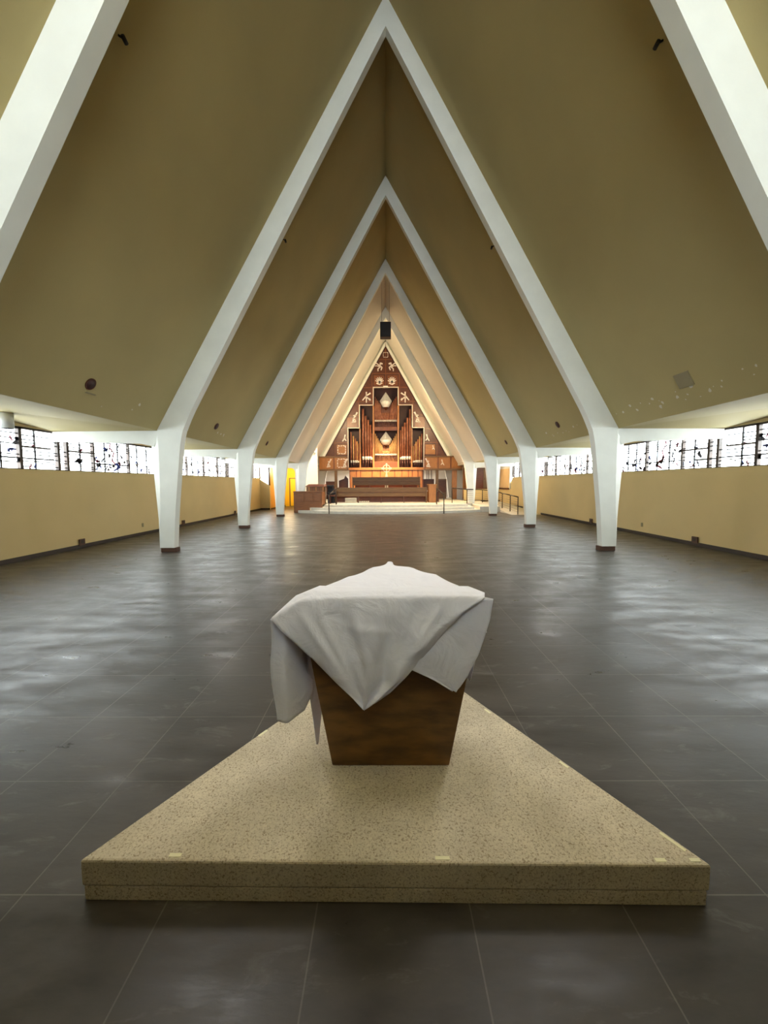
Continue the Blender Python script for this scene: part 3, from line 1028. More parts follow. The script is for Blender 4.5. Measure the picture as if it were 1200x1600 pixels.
# raised choir floor
struct(MB().box(-3.2, 3.3, 24.3, OY - 0.2, 3 * ST, 1.08).build('trim_choir_riser', 'wood_dark'))
pew(-2.2, 2.22, 25.2, 1.08, 0.92, 'shorter brown wooden pew behind, below the organ case')
bx = thing('cantor_desk', 'light orange wood boxy desk at the right end of the long pew', 'desk', (2.85, 23.6, 3 * ST))
MB().box(2.58, 3.02, 23.5, 24.1, 3 * ST, 1.48).build('cabinet', 'wood_warm', bx, bevel=0.01)
MB().box(2.52, 3.06, 23.45, 24.15, 1.48, 1.53).build('top', 'wood_warm', bx, bevel=0.008)
# boxes and books glimpsed under / behind the pews
o = MB().box(-2.55, -1.85, 23.95, 24.2, 3 * ST, 3 * ST + 0.27).build('box', 'paper', None, loc=(-2.2, 24.1, 3 * ST), bevel=0.01)
tag(o, 'pale yellow box on the floor under the long pew', 'box')
for i in range(5):
    x = -1.68 + i * 0.13
    o = MB().box(x, x + 0.1, 23.95, 24.1, 3 * ST, 3 * ST + 0.08).build('book', 'paper', None, loc=(x, 24.0, 3 * ST))
    tag(o, 'small white book under the long pew, %s of five counting from the pale box' % ('first', 'second', 'third', 'fourth', 'fifth')[i], 'book', 'books under the long pew')
rk = MB().box(-2.1, 2.1, 26.2, 26.42, 1.08, 1.52).build('book_shelf', 'wood_dark', None, loc=(0, 26.3, 1.08), bevel=0.01)
tag(rk, 'low dark shelf behind the shorter pew with white books on it', 'shelf')
rnd = random.Random(5)
x = -0.35
for i in range(5):
    w_ = rnd.uniform(0.08, 0.14)
    o = MB().box(x, x + w_, 26.22, 26.38, 1.52, 1.59 + rnd.uniform(0, .03)).build('book', 'paper', None, loc=(x, 26.3, 1.52))
    tag(o, 'white book on the low shelf under the cross, %s from the left' % ('first', 'second', 'third', 'fourth', 'fifth')[i], 'book', 'books on the low choir shelf')
    x += w_ + 0.015

# processional cross
cz, cy, cx = 2.58, 25.9, 0.03
cr_ = thing('celtic_cross', 'pale ringed celtic cross on a tapering stem before the organ', 'cross', (cx, cy, 1.08))
mb = MB()
R0, R1, n = 0.215, 0.255, 28
ring_o = [(cx + R1 * math.cos(2 * math.pi * i / n), cz + R1 * math.sin(2 * math.pi * i / n)) for i in range(n)]
ring_i = [(cx + R0 * math.cos(2 * math.pi * i / n), cz + R0 * math.sin(2 * math.pi * i / n)) for i in range(n)]
for i in range(n):
    j = (i + 1) % n
    mb.prism([(ring_i[i][0], cy, ring_i[i][1]), (ring_o[i][0], cy, ring_o[i][1]), (ring_o[j][0], cy, ring_o[j][1]), (ring_i[j][0], cy, ring_i[j][1])], (0, 0.04, 0))
mb.build('ring', 'whitecross', cr_)
mb = MB()
for a in range(4):
    c_, s_ = [(1, 0), (0, 1), (-1, 0), (0, -1)][a]
    L_ = 0.34
    p = [(0.02, 0.018), (L_, 0.055), (L_, -0.055), (0.02, -0.018)]
    mb.prism([(cx + q[0] * c_ - q[1] * s_, cy - .01, cz + q[0] * s_ + q[1] * c_) for q in p], (0, 0.06, 0))
mb.build('arms', 'whitecross', cr_)
MB().loft([[(cx - w_, cy, z), (cx + w_, cy, z), (cx + w_, cy + .05, z), (cx - w_, cy + .05, z)] for z, w_ in ((1.08, .12), (1.6, .1), (2.0, .085), (2.26, .05))]).build('stem', 'whitecross', cr_)

# ------------------------------------------------------------------ left: panelled enclosure, organ console, bench
en = thing('choir_screen', 'red brown panelled wooden screen beside the left end of the steps', 'screen', (-4.2, 20.9, 0))
pts = [(-5.08, 21.1, 0.0), (-4.86, 21.1, 0), (-4.86, 21.1, .15), (-4.2, 21.1, .15), (-4.2, 21.1, .29), (-3.5, 21.1, .29), (-3.5, 21.1, 1.14), (-5.08, 21.1, 1.14)]
mb = MB()
mb.box(-5.02, -4.2, 21.15, 21.25, 0.0, 1.13)
mb.box(-4.2, -3.52, 21.15, 21.25, 0.29, 1.13)
mb.build('board', 'wood_screen', en)
for x0, x1 in ((-4.96, -4.5), (-4.42, -4.02), (-3.94, -3.58)):
    MB().box(x0, x1, 21.125, 21.15, 0.62, 1.06).build('raised_panel', 'wood_screen', en, bevel=0.01)
MB().box(-5.06, -3.48, 21.1, 21.3, 1.13, 1.18).build('cap_rail', 'wood_screen', en, bevel=0.006)
MB().box(-5.06, -4.96, 21.13, 22.6, 0, 1.13).build('return_board', 'wood_screen', en)
MB().box(-3.62, -3.52, 21.25, 22.2, 0.42, 1.13).build('return_board', 'wood_screen', en)
co = thing('organ_console', 'dark brown organ console with rows of stop jambs behind the panelled screen', 'console', (-3.95, 22.0, 0.42))
MB().prism([(-4.58, 22.2, 0.42), (-3.6, 22.2, 0.42), (-3.6, 22.2, 1.42), (-4.58, 22.2, 1.42)], (0, 0.9, 0)).build('cabinet', 'wood_mid', co, bevel=0.01)
MB().prism([(-4.65, 22.15, 1.42), (-3.5, 22.15, 1.42), (-3.6, 22.3, 1.56), (-4.45, 22.3, 1.56)], (0, 0.85, 0)).build('lid', 'wood_dark', co, bevel=0.008)
for i in range(5):
    x = -4.45 + i * 0.2
    MB().box(x, x + 0.07, 22.17, 22.2, 1.18, 1.4).build('stop_jamb', 'wood_case' if i % 2 else 'wood_warm', co)
pn = thing('upright_piano', 'black upright piano beside the left handrail', 'piano', (-3.2, 23.2, 0.42))
MB().box(-3.52, -3.12, 23.2, 23.75, 0.42, 1.30).build('body', 'black', pn, bevel=0.02)
MB().box(-3.75, -3.15, 23.15, 23.8, 1.38, 1.50).build('lid', 'black', pn, bevel=0.02)
MB().box(-3.52, -3.2, 23.3, 23.7, 1.28, 1.4).build('hinge_block', 'black', pn)
MB().box(-3.5, -3.0, 22.95, 23.2, 0.95, 1.08).build('key_shelf', 'black', pn, bevel=0.02)
bn = thing('piano_bench', 'small dark brown bench in front of the black piano', 'bench', (-3.05, 22.6, 0.42))
MB().box(-3.32, -2.86, 22.4, 22.75, 0.84, 0.92).build('seat', 'wood_dark', bn, bevel=0.015)
for x in (-3.29, -2.93):
    for y in (22.43, 22.68):
        MB().box(x, x + .045, y, y + .045, 0.42, 0.84).build('leg', 'wood_dark', bn)

# wall light bracket on the left splay wall
wl = thing('wall_speaker', 'small pale bracket speaker high on the white splayed wall left of the organ', 'speaker', (-4.62, 25.7, 3.9))
MB().tube((-4.66, 25.6, 3.66), (-4.66, 25.35, 3.60), 0.09, 12).build('housing', 'lampwhite', wl)
MB().tube((-4.70, 25.7, 3.95), (-4.66, 25.6, 3.7), 0.03, 8).build('bracket', 'iron', wl)

# ------------------------------------------------------------------ handrails
def polytube(mb, pts, r, n=8):
    for a, b in zip(pts[:-1], pts[1:]):
        mb.tube(a, b, r, n)
for s, nm in ((-1, 'left'), (1, 'right')):
    t = thing('handrail', 'thin dark metal handrail climbing the curved steps on the %s' % nm, 'handrail', (s * 3.03, 20.1, 0), 'handrails on the chancel steps')
    x0, x1 = s * 3.02, s * 2.80
    y0_, y1_ = 20.33, 21.6
    MB().tube((x0, y0_, 0), (x0, y0_, 0.98), 0.025).build('post', 'iron', t)
    mb = MB()
    polytube(mb, [(x0, y0_, 0.98), (x1, y1_, 1.32), (x1, y1_ + 0.12, 1.30)], 0.028)
    mb.build('grab_rail', 'iron', t)
    MB().tube((x1, y1_, 0.42), (x1, y1_, 1.32), 0.03).build('post', 'iron', t)
rr = thing('ramp_railing', 'long dark railing with horizontal wires following the ramp on the right', 'railing', (6.0, 23, 0))
PP = [(3.90, 23.0, 0.42), (4.83, 23.2, 0.40), (6.06, 24.4, 0.29), (6.32, 23.6, 0.26), (6.32, 22.0, 0.16), (6.32, 20.6, 0.08), (6.32, 19.4, 0.0)]
PP = [(3.90, 23.0, 0.42), (4.83, 23.2, 0.33), (6.02, 24.3, 0.29), (6.55, 23.2, 0.20), (6.58, 22.0, 0.12), (6.58, 20.6, 0.06), (6.58, 19.4, 0.0)]
for p in PP:
    MB().tube(p, (p[0], p[1], p[2] + 0.88), 0.025).build('post', 'iron', rr)
mb = MB()
polytube(mb, [(p[0], p[1], p[2] + 0.88) for p in PP], 0.03)
mb.build('top_rail', 'iron', rr)
for j in range(1, 7):
    mb = MB()
    polytube(mb, [(p[0], p[1], p[2] + 0.88 * j / 7) for p in PP[1:]], 0.009, 6)
    mb.build('wire', 'wire', rr)

# ------------------------------------------------------------------ hanging loudspeaker
sp = thing('loudspeaker', 'black box loudspeaker hanging on cables below the chancel ridge', 'loudspeaker', (0, 20, 8.88))
MB().box(-0.28, 0.26, 19.9, 20.3, 8.88, 9.61).build('cabinet', 'black', sp, bevel=0.02)
MB().box(-0.25, 0.23, 19.88, 19.9, 8.91, 9.58).build('grille', 'black', sp)
for x in (-0.2, 0.18):
    MB().tube((x, 20.1, 9.61), (x, 20.1, 11.6), 0.008, 6).build('cable', 'iron', sp)

# recessed round lights in the roof slopes
def on_roof(x, off=0.0):
    s = 1 if x > 0 else -1
    n = Vector((-s * SL, 0, -1)).normalized()
    return Vector((x, 0, roofz(x))) + n * off
pos = {0: 'nearest the viewer', 1: 'between the second and third arches', 2: 'closest to the chancel'}
for s in (-1, 1):
    for i in range(3):
        if s > 0 and i == 0: continue
        y = 6.69 + 4.9 * i
        x = s * 5.035
        n = Vector((-s * SL, 0, -1)).normalized()
        base = Vector((x, y, roofz(x)))
        t = thing('recessed_light', 'round dark recessed light in the %s roof slope, %s' % ('left' if s < 0 else 'right', pos[i]), 'light', tuple(base), 'recessed lights in the roof slopes')
        MB().tube(base + n * 0.002, base + n * 0.012, 0.085, 20).build('lamp_cup', 'recess', t)
        mb = MB()
        u = Vector((0, 1, 0))
        v = n.cross(u).normalized()
        for j in range(20):
            a0, a1 = 2 * math.pi * j / 20, 2 * math.pi * (j + 1) / 20
            P = [base + (u * math.cos(a) + v * math.sin(a)) * r_ for a, r_ in ((a0, .085), (a0, .105), (a1, .105), (a1, .085))]
            mb.prism([p + n * 0.001 for p in P], n * 0.012)
        mb.build('lamp_rim', 'wood_dark', t)
# square access panels
for s, yc, xc, lab in ((1, 6.73, 5.02, 'square tan hatch in the right roof slope near the window'), (-1, 6.78, 5.10, 'square tan hatch edge in the left roof slope under the round light')):
    n = Vector((-s * SL, 0, -1)).normalized()
    u = Vector((0, 1, 0))
    v = Vector((s * 1, 0, -SL)).normalized()
    c = Vector((s * xc, yc, roofz(xc)))
    if s > 0:
        hs, hv = 0.16, 0.13
    else:
        c = c + v * 0.03
        hs, hv = 0.11, 0.012
    P = [c + u * a * hs + v * b * hv for a, b in ((-1, -1), (1, -1), (1, 1), (-1, 1))]
    o = MB().prism([p - n * 0.002 for p in P], n * 0.02).build('access_panel', 'patch', None, loc=tuple(c), bevel=0.003)
    tag(o, lab, 'hatch')
# flaking plaster spots
rnd = random.Random(11)
def flakes(s, y0_, y1_, cnt, xa, xb, lab):
    mb = MB()
    n = Vector((-s * SL, 0, -1)).normalized()
    u = Vector((0, 1, 0))
    v = Vector((s * 1, 0, -SL)).normalized()
    for i in range(cnt):
        f = rnd.random()
        y = y0_ + (y1_ - y0_) * f
        x = rnd.uniform(xa, xb)
        c = Vector((s * x, y, roofz(x)))
        r_ = rnd.choice([0.012, 0.016, 0.02, 0.035])
        pts = [c + (u * math.cos(a) + v * math.sin(a)) * r_ * rnd.uniform(.6, 1.3) for a in [2 * math.pi * q / 7 for q in range(7)]]
        mb.prism([p - n * 0.002 for p in pts], n * 0.004)
    o = mb.build('flaked_paint', 'flake', None, loc=(s * 5, y0_, 3.2))
    tag(o, lab, 'paint damage', None, 'stuff')
flakes(1, 5.5, 8.9, 26, 5.08, 5.2, 'white flaked paint spots low on the right roof slope')
flakes(1, 10.6, 13.4, 10, 5.08, 5.2, 'white flaked paint spots on the right slope past the large arch')
flakes(-1, 11.2, 13.3, 5, 5.08, 5.2, 'few white flaked paint spots on the left slope')
flakes(-1, 6.8, 8.4, 3, 5.06, 5.2, 'three white flaked paint spots below the round light')

# small black spotlights behind the rafters
for x, y, lab in ((-3.06, 4.79, 'small black spotlight peeking out behind the nearest arch on the left'),
                  (-2.54, 9.98, 'small black spotlight behind the large arch on the left'),
                  (3.12, 4.79, 'small black spotlight behind the nearest arch on the right'),
                  (2.65, 9.98, 'small black spotlight behind the large arch on the right')):
    s = 1 if x > 0 else -1
    n = Vector((-s * SL, 0, -1)).normalized()
    b_ = Vector((x, y, roofz(x)))
    t = thing('spotlight', lab, 'spotlight', tuple(b_))
    MB().tube(b_, b_ + n * 0.06, 0.012, 8).build('bracket', 'black', t)
    c = b_ + n * 0.075
    MB().tube(c + Vector((0, -0.035, 0)), c + Vector((0, 0.035, -0.015)), 0.024, 14).build('housing', 'black', t)

# white cylinder downlights under the aisle soffits
for s in (-1, 1):
    for k in (1, 2, 3):
        if s > 0 and k == 1: yv = D(0) + 3.05
        else: yv = D(k - 1) + 3.27
        x = s * 7.22
        lab = 'white cylinder downlight under the %s aisle ceiling, %s' % ('left' if s < 0 else 'right', ('nearest the viewer', 'second along', 'third along')[k - 1])
        t = thing('downlight', lab, 'light', (x, yv, 2.95), 'white cylinder downlights in the aisles')
        MB().lathe(x, yv, [(0.105, 2.67), (0.105, 2.96)], 20).build('housing', 'lampwhite', t)
        MB().lathe(x, yv, [(0.09, 2.66), (0.09, 2.672)], 20).build('lens', 'black', t)

# floor sockets and wall plates
for s in (-1, 1):
    for i, (y, w_) in enumerate(((9.68, 0.09), (14.62, 0.09), (19.7, 0.09))):
        if s > 0 and i == 2: continue
        x = s * (WX - 0.02)
        t = thing('wall_socket', 'dark brown socket box at the base of the %s wall, %s' % ('left' if s < 0 else 'right', ('nearest', 'second along', 'farthest')[i]), 'socket', (x, y, 0.1), 'brown sockets along the walls')
        MB().box(x, x - s * 0.03, y - w_, y + w_, 0.07, 0.23).build('box', 'plinth', t, bevel=0.004)
        MB().box(x - s * 0.03, x - s * 0.034, y - w_ * .5, y + w_ * .5, 0.12, 0.2).build('cover', 'baseboard', t)
    y = 12.2 if s < 0 else 11.75
    o = MB().box(s * WX, s * (WX - 0.012), y - .04, y + .04, 0.25, 0.37).build('wall_plate', 'patch', None, loc=(s * WX, y, 0.3), bevel=0.003)
    tag(o, 'small tan blank plate low on the %s wall' % ('left' if s < 0 else 'right'), 'wall plate')

# ------------------------------------------------------------------ platform, pedestal, cloth
PL = [(-1.215, 1.372), (1.172, 1.352), (0.012, 3.43)]
def inset(tri, d):
    c = Vector((sum(p[0] for p in tri) / 3, sum(p[1] for p in tri) / 3))
    out = []
    for p in tri:
        v = Vector(p) - c
        out.append(tuple(c + v * (1 - d * 2 / v.length)))
    return out
pf = thing('triangular_platform', 'low triangular platform covered in speckled beige carpet', 'platform', (0, 2.05, 0))
MB().prism([(x, y, 0.062) for x, y in PL], (0, 0, 0.108)).build('upper_tier', 'carpet', pf, bevel=0.008)
MB().prism([(x, y, 0.0) for x, y in inset(PL, 0.004)], (0, 0, 0.060)).build('lower_tier', 'carpet', pf, bevel=0.004)
# masking tape marks
def tape(cx_, cy_, ang, L_, lab):
    c_, s_ = math.cos(ang), math.sin(ang)
    w_ = 0.007
    P = [(cx_ + a * L_ / 2 * c_ - b * w_ * s_, cy_ + a * L_ / 2 * s_ + b * w_ * c_, 0.1702) for a, b in ((-1, -1), (1, -1), (1, 1), (-1, 1))]
    o = MB().prism(P, (0, 0, 0.0015)).build('tape_mark', 'tape', None, loc=(cx_, cy_, 0.17))
    tag(o, lab, 'tape')
aL = math.atan2(PL[2][1] - PL[0][1], PL[2][0] - PL[0][0])
aR = math.atan2(PL[2][1] - PL[1][1], PL[2][0] - PL[1][0])
tape(-0.86, 1.392, 0, 0.046, 'pale tape strip at the front edge of the platform, far left one')
tape(0.17, 1.380, 0, 0.055, 'pale tape strip at the middle of the platform front edge')
tape(0.995, 1.372, 0, 0.040, 'pale tape strip on the front edge near the right corner')
tape(1.125, 1.372, 0, 0.040, 'pale tape strip right at the right front corner')
tape(-0.752, 2.125, aL, 0.06, 'pale tape strip on the left slanting edge of the platform')
tape(1.096, 1.448, aR, 0.09, 'pale tape strip on the right slanting edge by the corner')
tape(0.858, 1.872, aR, 0.05, 'pale tape strip midway on the right slanting edge')
tape(0.592, 2.335, aR, 0.05, 'pale tape strip high on the right slanting edge')

FT = [(-0.437, 1.705), (0.397, 1.710), (-0.016, 2.430)]
FB = [(-0.319, 1.865), (0.276, 1.863), (-0.021, 2.380)]
pd = thing('pedestal', 'dark stained wooden pedestal tapering downwards, partly under the white cloth', 'pedestal', (0, 1.95, 0.17))
FB0 = [(-0.314, 1.871), (0.271, 1.869), (-0.021, 2.372)]
MB().loft([[(x, y, 0.1715) for x, y in FB], [(x, y, 1.075) for x, y in FT]]).build('body', 'wood_font', pd, bevel=0.006)
MB().prism([(x, y, 1.075) for x, y in inset(FT, 0.004)], (0, 0, 0.010)).build('top', 'wood_font', pd)

def spline(pts, n):
    """resample a polyline evenly by parameter with slight smoothing"""
    out = []
    L_ = [0]
    for a, b in zip(pts[:-1], pts[1:]):
        L_.append(L_[-1] + max((Vector(b) - Vector(a)).length, 1e-6))
    for i in range(n):
        t_ = L_[-1] * i / (n - 1)
        j = 0
        while j < len(pts) - 2 and t_ > L_[j + 1]: j += 1
        f = (t_ - L_[j]) / (L_[j + 1] - L_[j])
        out.append(Vector(pts[j]).lerp(Vector(pts[j + 1]), f))
    return out
def sheet(mb, rows_, nu, nv, wr=0.0, seed=0, fold=None):
    """rows of guide points, resampled to nu across and nv down"""
    R_ = [spline(r, nu) for r in rows_]
    cols = [spline([R_[j][i] for j in range(len(R_))], nv) for i in range(nu)]
    # row parameter by the mean length, so rows stay aligned
    acc = [0]
    for j in range(len(R_) - 1):
        acc.append(acc[-1] + sum((R_[j + 1][i] - R_[j][i]).length for i in range(nu)) / nu)
    g = []
    for b in range(nv):
        t_ = acc[-1] * b / (nv - 1)
        j = 0
        while j < len(R_) - 2 and t_ > acc[j + 1]: j += 1
        f = (t_ - acc[j]) / max(acc[j + 1] - acc[j], 1e-6)
        g.append([R_[j][i].lerp(R_[j + 1][i], f) for i in range(nu)])
    for _ in range(2):
        h = [[p.copy() for p in r] for r in g]
        for b in range(1, nv - 1):
            for a in range(1, nu - 1):
                h[b][a] = (g[b][a] * 4 + g[b - 1][a] + g[b + 1][a] + g[b][a - 1] + g[b][a + 1]) / 8
        g = h
    vs = []
    for b in range(nv):
        for a in range(nu):
            p = g[b][a].copy()
            if fold:
                p += Vector(fold(a / (nu - 1), b / (nv - 1), p))
            if wr:
                q = noise.noise_vector(p * 6 + Vector((seed, 0, 0)))
                p += Vector((q.x * .3, q.y, q.z * .35)) * wr
            vs.append(p)
    fs = [(b * nu + a, b * nu + a + 1, (b + 1) * nu + a + 1, (b + 1) * nu + a) for b in range(nv - 1) for a in range(nu - 1)]
    mb.add(vs, fs, None, True)

mb = MB()
# top sheet with its side drops and the front hanging point
TZ = 1.107
top_rows = [
    [(-0.05, 2.45, 0.86), (-0.03, 2.44, TZ-.006), (0.0, 2.44, TZ-.006), (0.04, 2.45, 0.86)],
    [(-0.22, 2.28, 0.80), (-0.135, 2.27, TZ - .004), (-0.09, 2.27, TZ), (0.06, 2.27, TZ), (0.115, 2.27, TZ - .004), (0.18, 2.28, 0.84)],
    [(-0.35, 2.06, 0.74), (-0.262, 2.05, TZ - .006), (-0.2, 2.05, TZ), (0.15, 2.05, TZ + .004), (0.245, 2.06, TZ + .006), (0.31, 2.07, 0.80)],
    [(-0.47, 1.93, 0.70), (-0.372, 1.86, TZ - .012), (-0.3, 1.86, TZ), (0.25, 1.86, TZ), (0.325, 1.87, TZ - .004), (0.40, 1.90, 0.78)],
    [(-0.47, 1.80, 0.80), (-0.425, 1.765, TZ - .012), (-0.38, 1.745, TZ - .003), (0.33, 1.745, TZ - .003), (0.385, 1.75, TZ - .008), (0.43, 1.77, 0.90)],
]
sheet(mb, top_rows, 44, 34, 0.006, 3)
TZ2 = TZ
front_rows = [
    [(-0.36, 1.84, TZ + .001), (-0.30, 1.82, TZ + .003), (-0.1, 1.80, TZ + .004), (0.15, 1.80, TZ + .004), (0.28, 1.81, TZ + .003), (0.35, 1.82, TZ + .001)],
    [(-0.455, 1.755, TZ - .022), (-0.41, 1.735, TZ + .001), (-0.1, 1.730, TZ + .003), (0.15, 1.730, TZ + .003), (0.33, 1.730, TZ + .002), (0.405, 1.735, TZ - .004)],
    [(-0.552, 1.665, 1.005), (-0.43, 1.688, TZ - .022), (-0.1, 1.690, TZ - .008), (0.15, 1.690, TZ - .008), (0.33, 1.690, TZ - .010), (0.392, 1.685, TZ - .016)],
    [(-0.505, 1.655, 0.955), (-0.40, 1.680, 1.02), (-0.1, 1.675, 1.02), (0.15, 1.675, 1.02), (0.30, 1.675, 1.035)],
    [(-0.410, 1.655, 0.862), (-0.33, 1.665, 0.90), (-0.1, 1.665, 0.92), (0.10, 1.665, 0.93), (0.223, 1.668, 0.945)],
    [(-0.365, 1.655, 0.826), (-0.28, 1.660, 0.83), (-0.1, 1.660, 0.83), (0.05, 1.660, 0.84), (0.150, 1.662, 0.862)],
    [(-0.262, 1.655, 0.721), (-0.17, 1.655, 0.72), (0.0, 1.655, 0.725), (0.068, 1.657, 0.765)],
    [(-0.190, 1.655, 0.655), (-0.1, 1.655, 0.66), (-0.020, 1.655, 0.672)],
    [(-0.142, 1.656, 0.603), (-0.138, 1.656, 0.602), (-0.134, 1.656, 0.606)],
]
CREASES = [(-0.44, 1.06, -0.20, 0.72, 0.018, 0.020), (-0.36, 1.08, -0.16, 0.66, 0.014, 0.014), (-0.20, 1.08, -0.10, 0.70, 0.022, 0.016),
           (-0.05, 1.05, -0.08, 0.78, 0.012, 0.010), (0.08, 1.09, -0.04, 0.76, 0.016, 0.016), (0.14, 1.06, 0.05, 0.86, 0.012, 0.014),
           (0.22, 1.09, 0.10, 0.90, 0.014, 0.014), (0.32, 1.07, 0.02, 0.80, 0.016, 0.010), (-0.30, 0.98, 0.02, 0.94, 0.015, 0.008)]
def ff(a, b, p):
    k_ = max(0.0, (TZ - p.z) / 0.5)
    w_ = math.sin(a * 17 + b * 5) * 0.011 + math.sin(a * 31 - b * 7) * 0.003 + math.sin((p.x * 1.3 + p.z) * 22) * 0.004
    g_ = 0
    for (xa, za, xb, zb, wd_, am) in CREASES:
        d = Vector((xb - xa, zb - za))
        L_ = d.length
        d.normalize()
        r_ = Vector((p.x - xa, p.z - za))
        t_ = r_.dot(d) / L_
        if -0.1 < t_ < 1.1:
            q = abs(r_.x * d.y - r_.y * d.x) / wd_
            g_ += am * math.exp(-q * q) * max(0.0, math.sin(math.pi * min(1, max(0, (t_ + .1) / 1.2))))
    return (0, w_ * min(1, k_ * 2.2) - 0.004 - g_ * 0.65 * min(1, k_ * 6), 0)
sheet(mb, front_rows, 60, 50, 0.007, 9, ff)
# folded under layer at the right front
right_rows = [
    [(0.12, 1.690, 1.085), (0.25, 1.694, 1.09), (0.385, 1.694, TZ - .012), (0.438, 1.70, 1.082)],
    [(0.09, 1.682, 0.98), (0.20, 1.682, 0.97), (0.36, 1.686, 0.98), (0.424, 1.70, 0.985)],
    [(0.07, 1.676, 0.86), (0.18, 1.676, 0.84), (0.30, 1.68, 0.83), (0.372, 1.69, 0.83)],
    [(0.055, 1.674, 0.775), (0.13, 1.674, 0.745), (0.22, 1.676, 0.71), (0.318, 1.684, 0.73)],
    [(0.15, 1.674, 0.735), (0.20, 1.674, 0.705), (0.25, 1.676, 0.685), (0.290, 1.68, 0.69)],
    [(0.250, 1.676, 0.672), (0.262, 1.676, 0.668), (0.270, 1.678, 0.667), (0.274, 1.678, 0.672)],
]
def f2(a, b, p):
    return (0, math.sin(a * 9 + b * 4) * 0.005 * b, 0)
sheet(mb, right_rows, 34, 34, 0.005, 21, f2)
# left hanging fold: swings out from the corner and back to the side
left_rows = [
    [(-0.552, 1.668, 1.003), (-0.50, 1.72, 1.03), (-0.44, 1.80, 1.02), (-0.38, 1.93, 1.0)],
    [(-0.556, 1.672, 0.93), (-0.50, 1.70, 0.93), (-0.46, 1.80, 0.93), (-0.40, 1.95, 0.93)],
    [(-0.562, 1.676, 0.80), (-0.50, 1.68, 0.80), (-0.455, 1.78, 0.80), (-0.41, 1.96, 0.80)],
    [(-0.553, 1.680, 0.66), (-0.49, 1.67, 0.655), (-0.435, 1.75, 0.66), (-0.42, 1.95, 0.66)],
    [(-0.541, 1.680, 0.530), (-0.49, 1.67, 0.532), (-0.43, 1.72, 0.545), (-0.418, 1.86, 0.56)],
]
def f3(a, b, p):
    return (math.sin(b * 8) * 0.005, math.sin(a * 10 + b * 3) * 0.012, 0)
sheet(mb, left_rows, 26, 34, 0.006, 33, f3)
tip_rows = [
    [(-0.43, 1.84, 0.80), (-0.40, 1.93, 0.80), (-0.385, 2.02, 0.82)],
    [(-0.427, 1.86, 0.56), (-0.405, 1.93, 0.56), (-0.387, 2.02, 0.58)],
    [(-0.415, 1.90, 0.38), (-0.402, 1.95, 0.38), (-0.388, 2.01, 0.42)],
    [(-0.407, 1.925, 0.245), (-0.402, 1.93, 0.24), (-0.398, 1.94, 0.25)],
]
sheet(mb, tip_rows, 14, 26, 0.004, 41)
# far right tips
sheet(mb, [[(0.40, 1.76, 0.98), (0.38, 1.86, 0.98)], [(0.385, 1.77, 0.80), (0.36, 1.86, 0.80)], [(0.356, 1.775, 0.665), (0.352, 1.80, 0.66)]], 8, 14, 0.003, 51)
sheet(mb, [[(0.35, 1.88, 0.90), (0.30, 1.98, 0.90)], [(0.33, 1.90, 0.70), (0.29, 1.98, 0.70)], [(0.318, 1.91, 0.50), (0.315, 1.93, 0.49)]], 8, 14, 0.003, 57)
cl = mb.build('altar_cloth', 'cloth', None, loc=(0, 1.9, 1.1), recalc=False)
tag(cl, 'white cotton cloth draped in folded points over the wooden pedestal', 'cloth')
sd = cl.modifiers.new('thick', 'SOLIDIFY')
sd.thickness = 0.003
sd.offset = 0

# ------------------------------------------------------------------ warm electric light and added fills
WARM = (1.0, 0.66, 0.33)
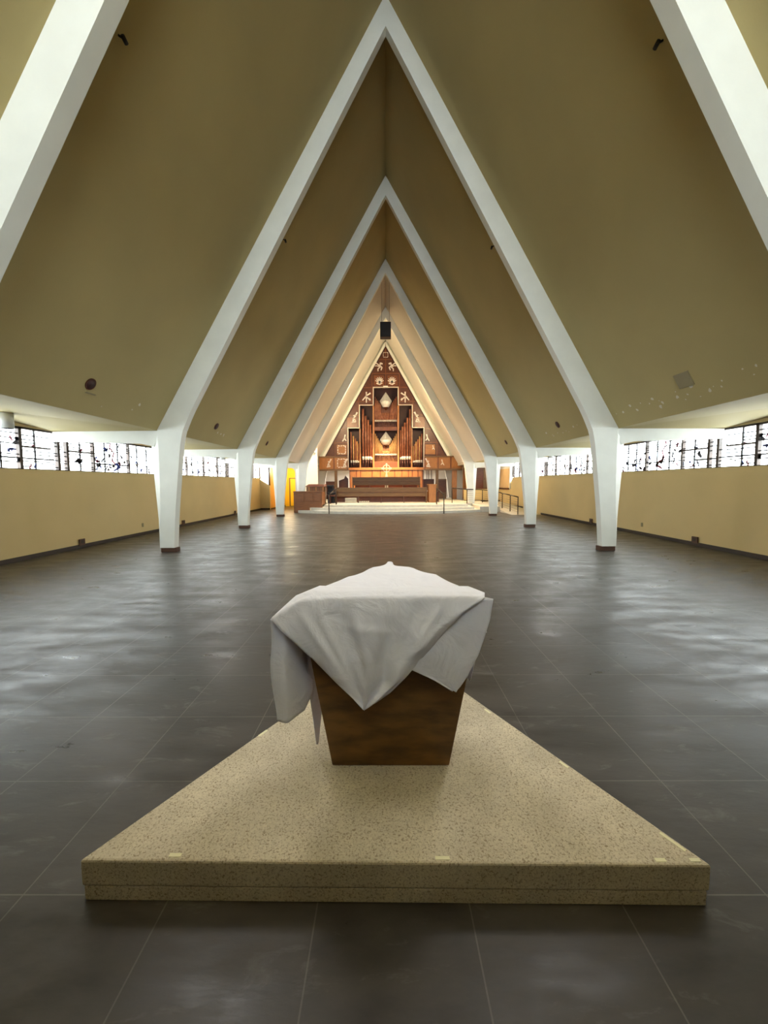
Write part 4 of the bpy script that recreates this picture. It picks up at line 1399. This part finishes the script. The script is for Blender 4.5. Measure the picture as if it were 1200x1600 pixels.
# flood lights mounted behind arch four, washing the organ and the white slopes
for s in (-1, 1):
    t = thing('flood_light', 'hidden flood light fixed behind the chancel arch on the %s' % ('left' if s < 0 else 'right'), 'light', (s * 2.95, 24.0, 6.3))
    MB().box(s * 2.95, s * 3.15, 23.82, 23.95, 6.1, 6.3).build('housing', 'black', t)
    lamp('flood_lamp', 'POINT', (s * 3.02, 24.2, 6.2), (s * 3.6, 26.4, 4.6), 95, (1.0, 0.80, 0.46), 0.10)
lamp('organ_wash', 'SPOT', (0.0, 23.9, 6.6), (0, OY, 1.4), 2000, WARM, 0.25, spot=56, blend=1.0)
lamp('choir_wash', 'SPOT', (1.0, 24.3, 8.9), (3.4, 23.0, 0.4), 1100, WARM, 0.2, spot=60, blend=0.8)
lamp('choir_wash', 'SPOT', (-1.0, 24.3, 8.9), (-4.2, 24.0, 1.0), 1000, (1.0, 0.85, 0.62), 0.2, spot=60, blend=0.8)
for s in (-1, 1):
    lamp('step_fill', 'SPOT', (s * 1.45, 19.1, 9.0), (s * 1.2, 21.6, 0.2), 360, (1.0, 0.90, 0.76), 0.25, spot=46, blend=1.0)  # added to brighten the steps, no fixture there
lamp('hall_lamp', 'POINT', (-6.5, 25.6, 2.45), (-6.5, 25.6, 0), 26, (1.0, 0.9, 0.6), 0.12)
lamp('choir_back_lamp', 'AREA', (0, 31.2, 2.5), (0, 31.2, 0), 85, (1.0, 0.88, 0.75), 7.0, 1.0)
lamp('ramp_lamp', 'AREA', (6.6, 25.2, 2.8), (6.6, 25.2, 0), 7, (1.0, 0.82, 0.5), 1.5, 0.8)
# added fill set at the round roof recesses, whose own lights are off
for s in (-1, 1):
    for i in range(0, 4):
        y = 6.69 + 4.9 * i
        lamp('recess_fill', 'SPOT', (s * 4.99, y, 3.28), (s * 2.5, y, 1.6), 38 if i else 12, (1.0, 0.97, 0.90), 0.085, spot=165, blend=1.0)
lamp('ridge_fill', 'SPOT', (0, 2.3, 11.4), (0, 2.0, 0.2), 380, (1.0, 0.97, 0.92), 1.4, spot=25, blend=1.0)  # added overhead fill for the platform, without a fixture
# the pair of spotlights behind the nearest arch, aimed at the platform
for s in (-1, 1):
    lamp('platform_spot', 'SPOT', (s * 2.95, 4.7, 6.65), (0, 2.0, 0.6), 150, (1.0, 0.97, 0.92), 0.9, spot=34, blend=1.0)

for o in bpy.data.objects:
    if '_w' in o.keys():
        del o['_w']
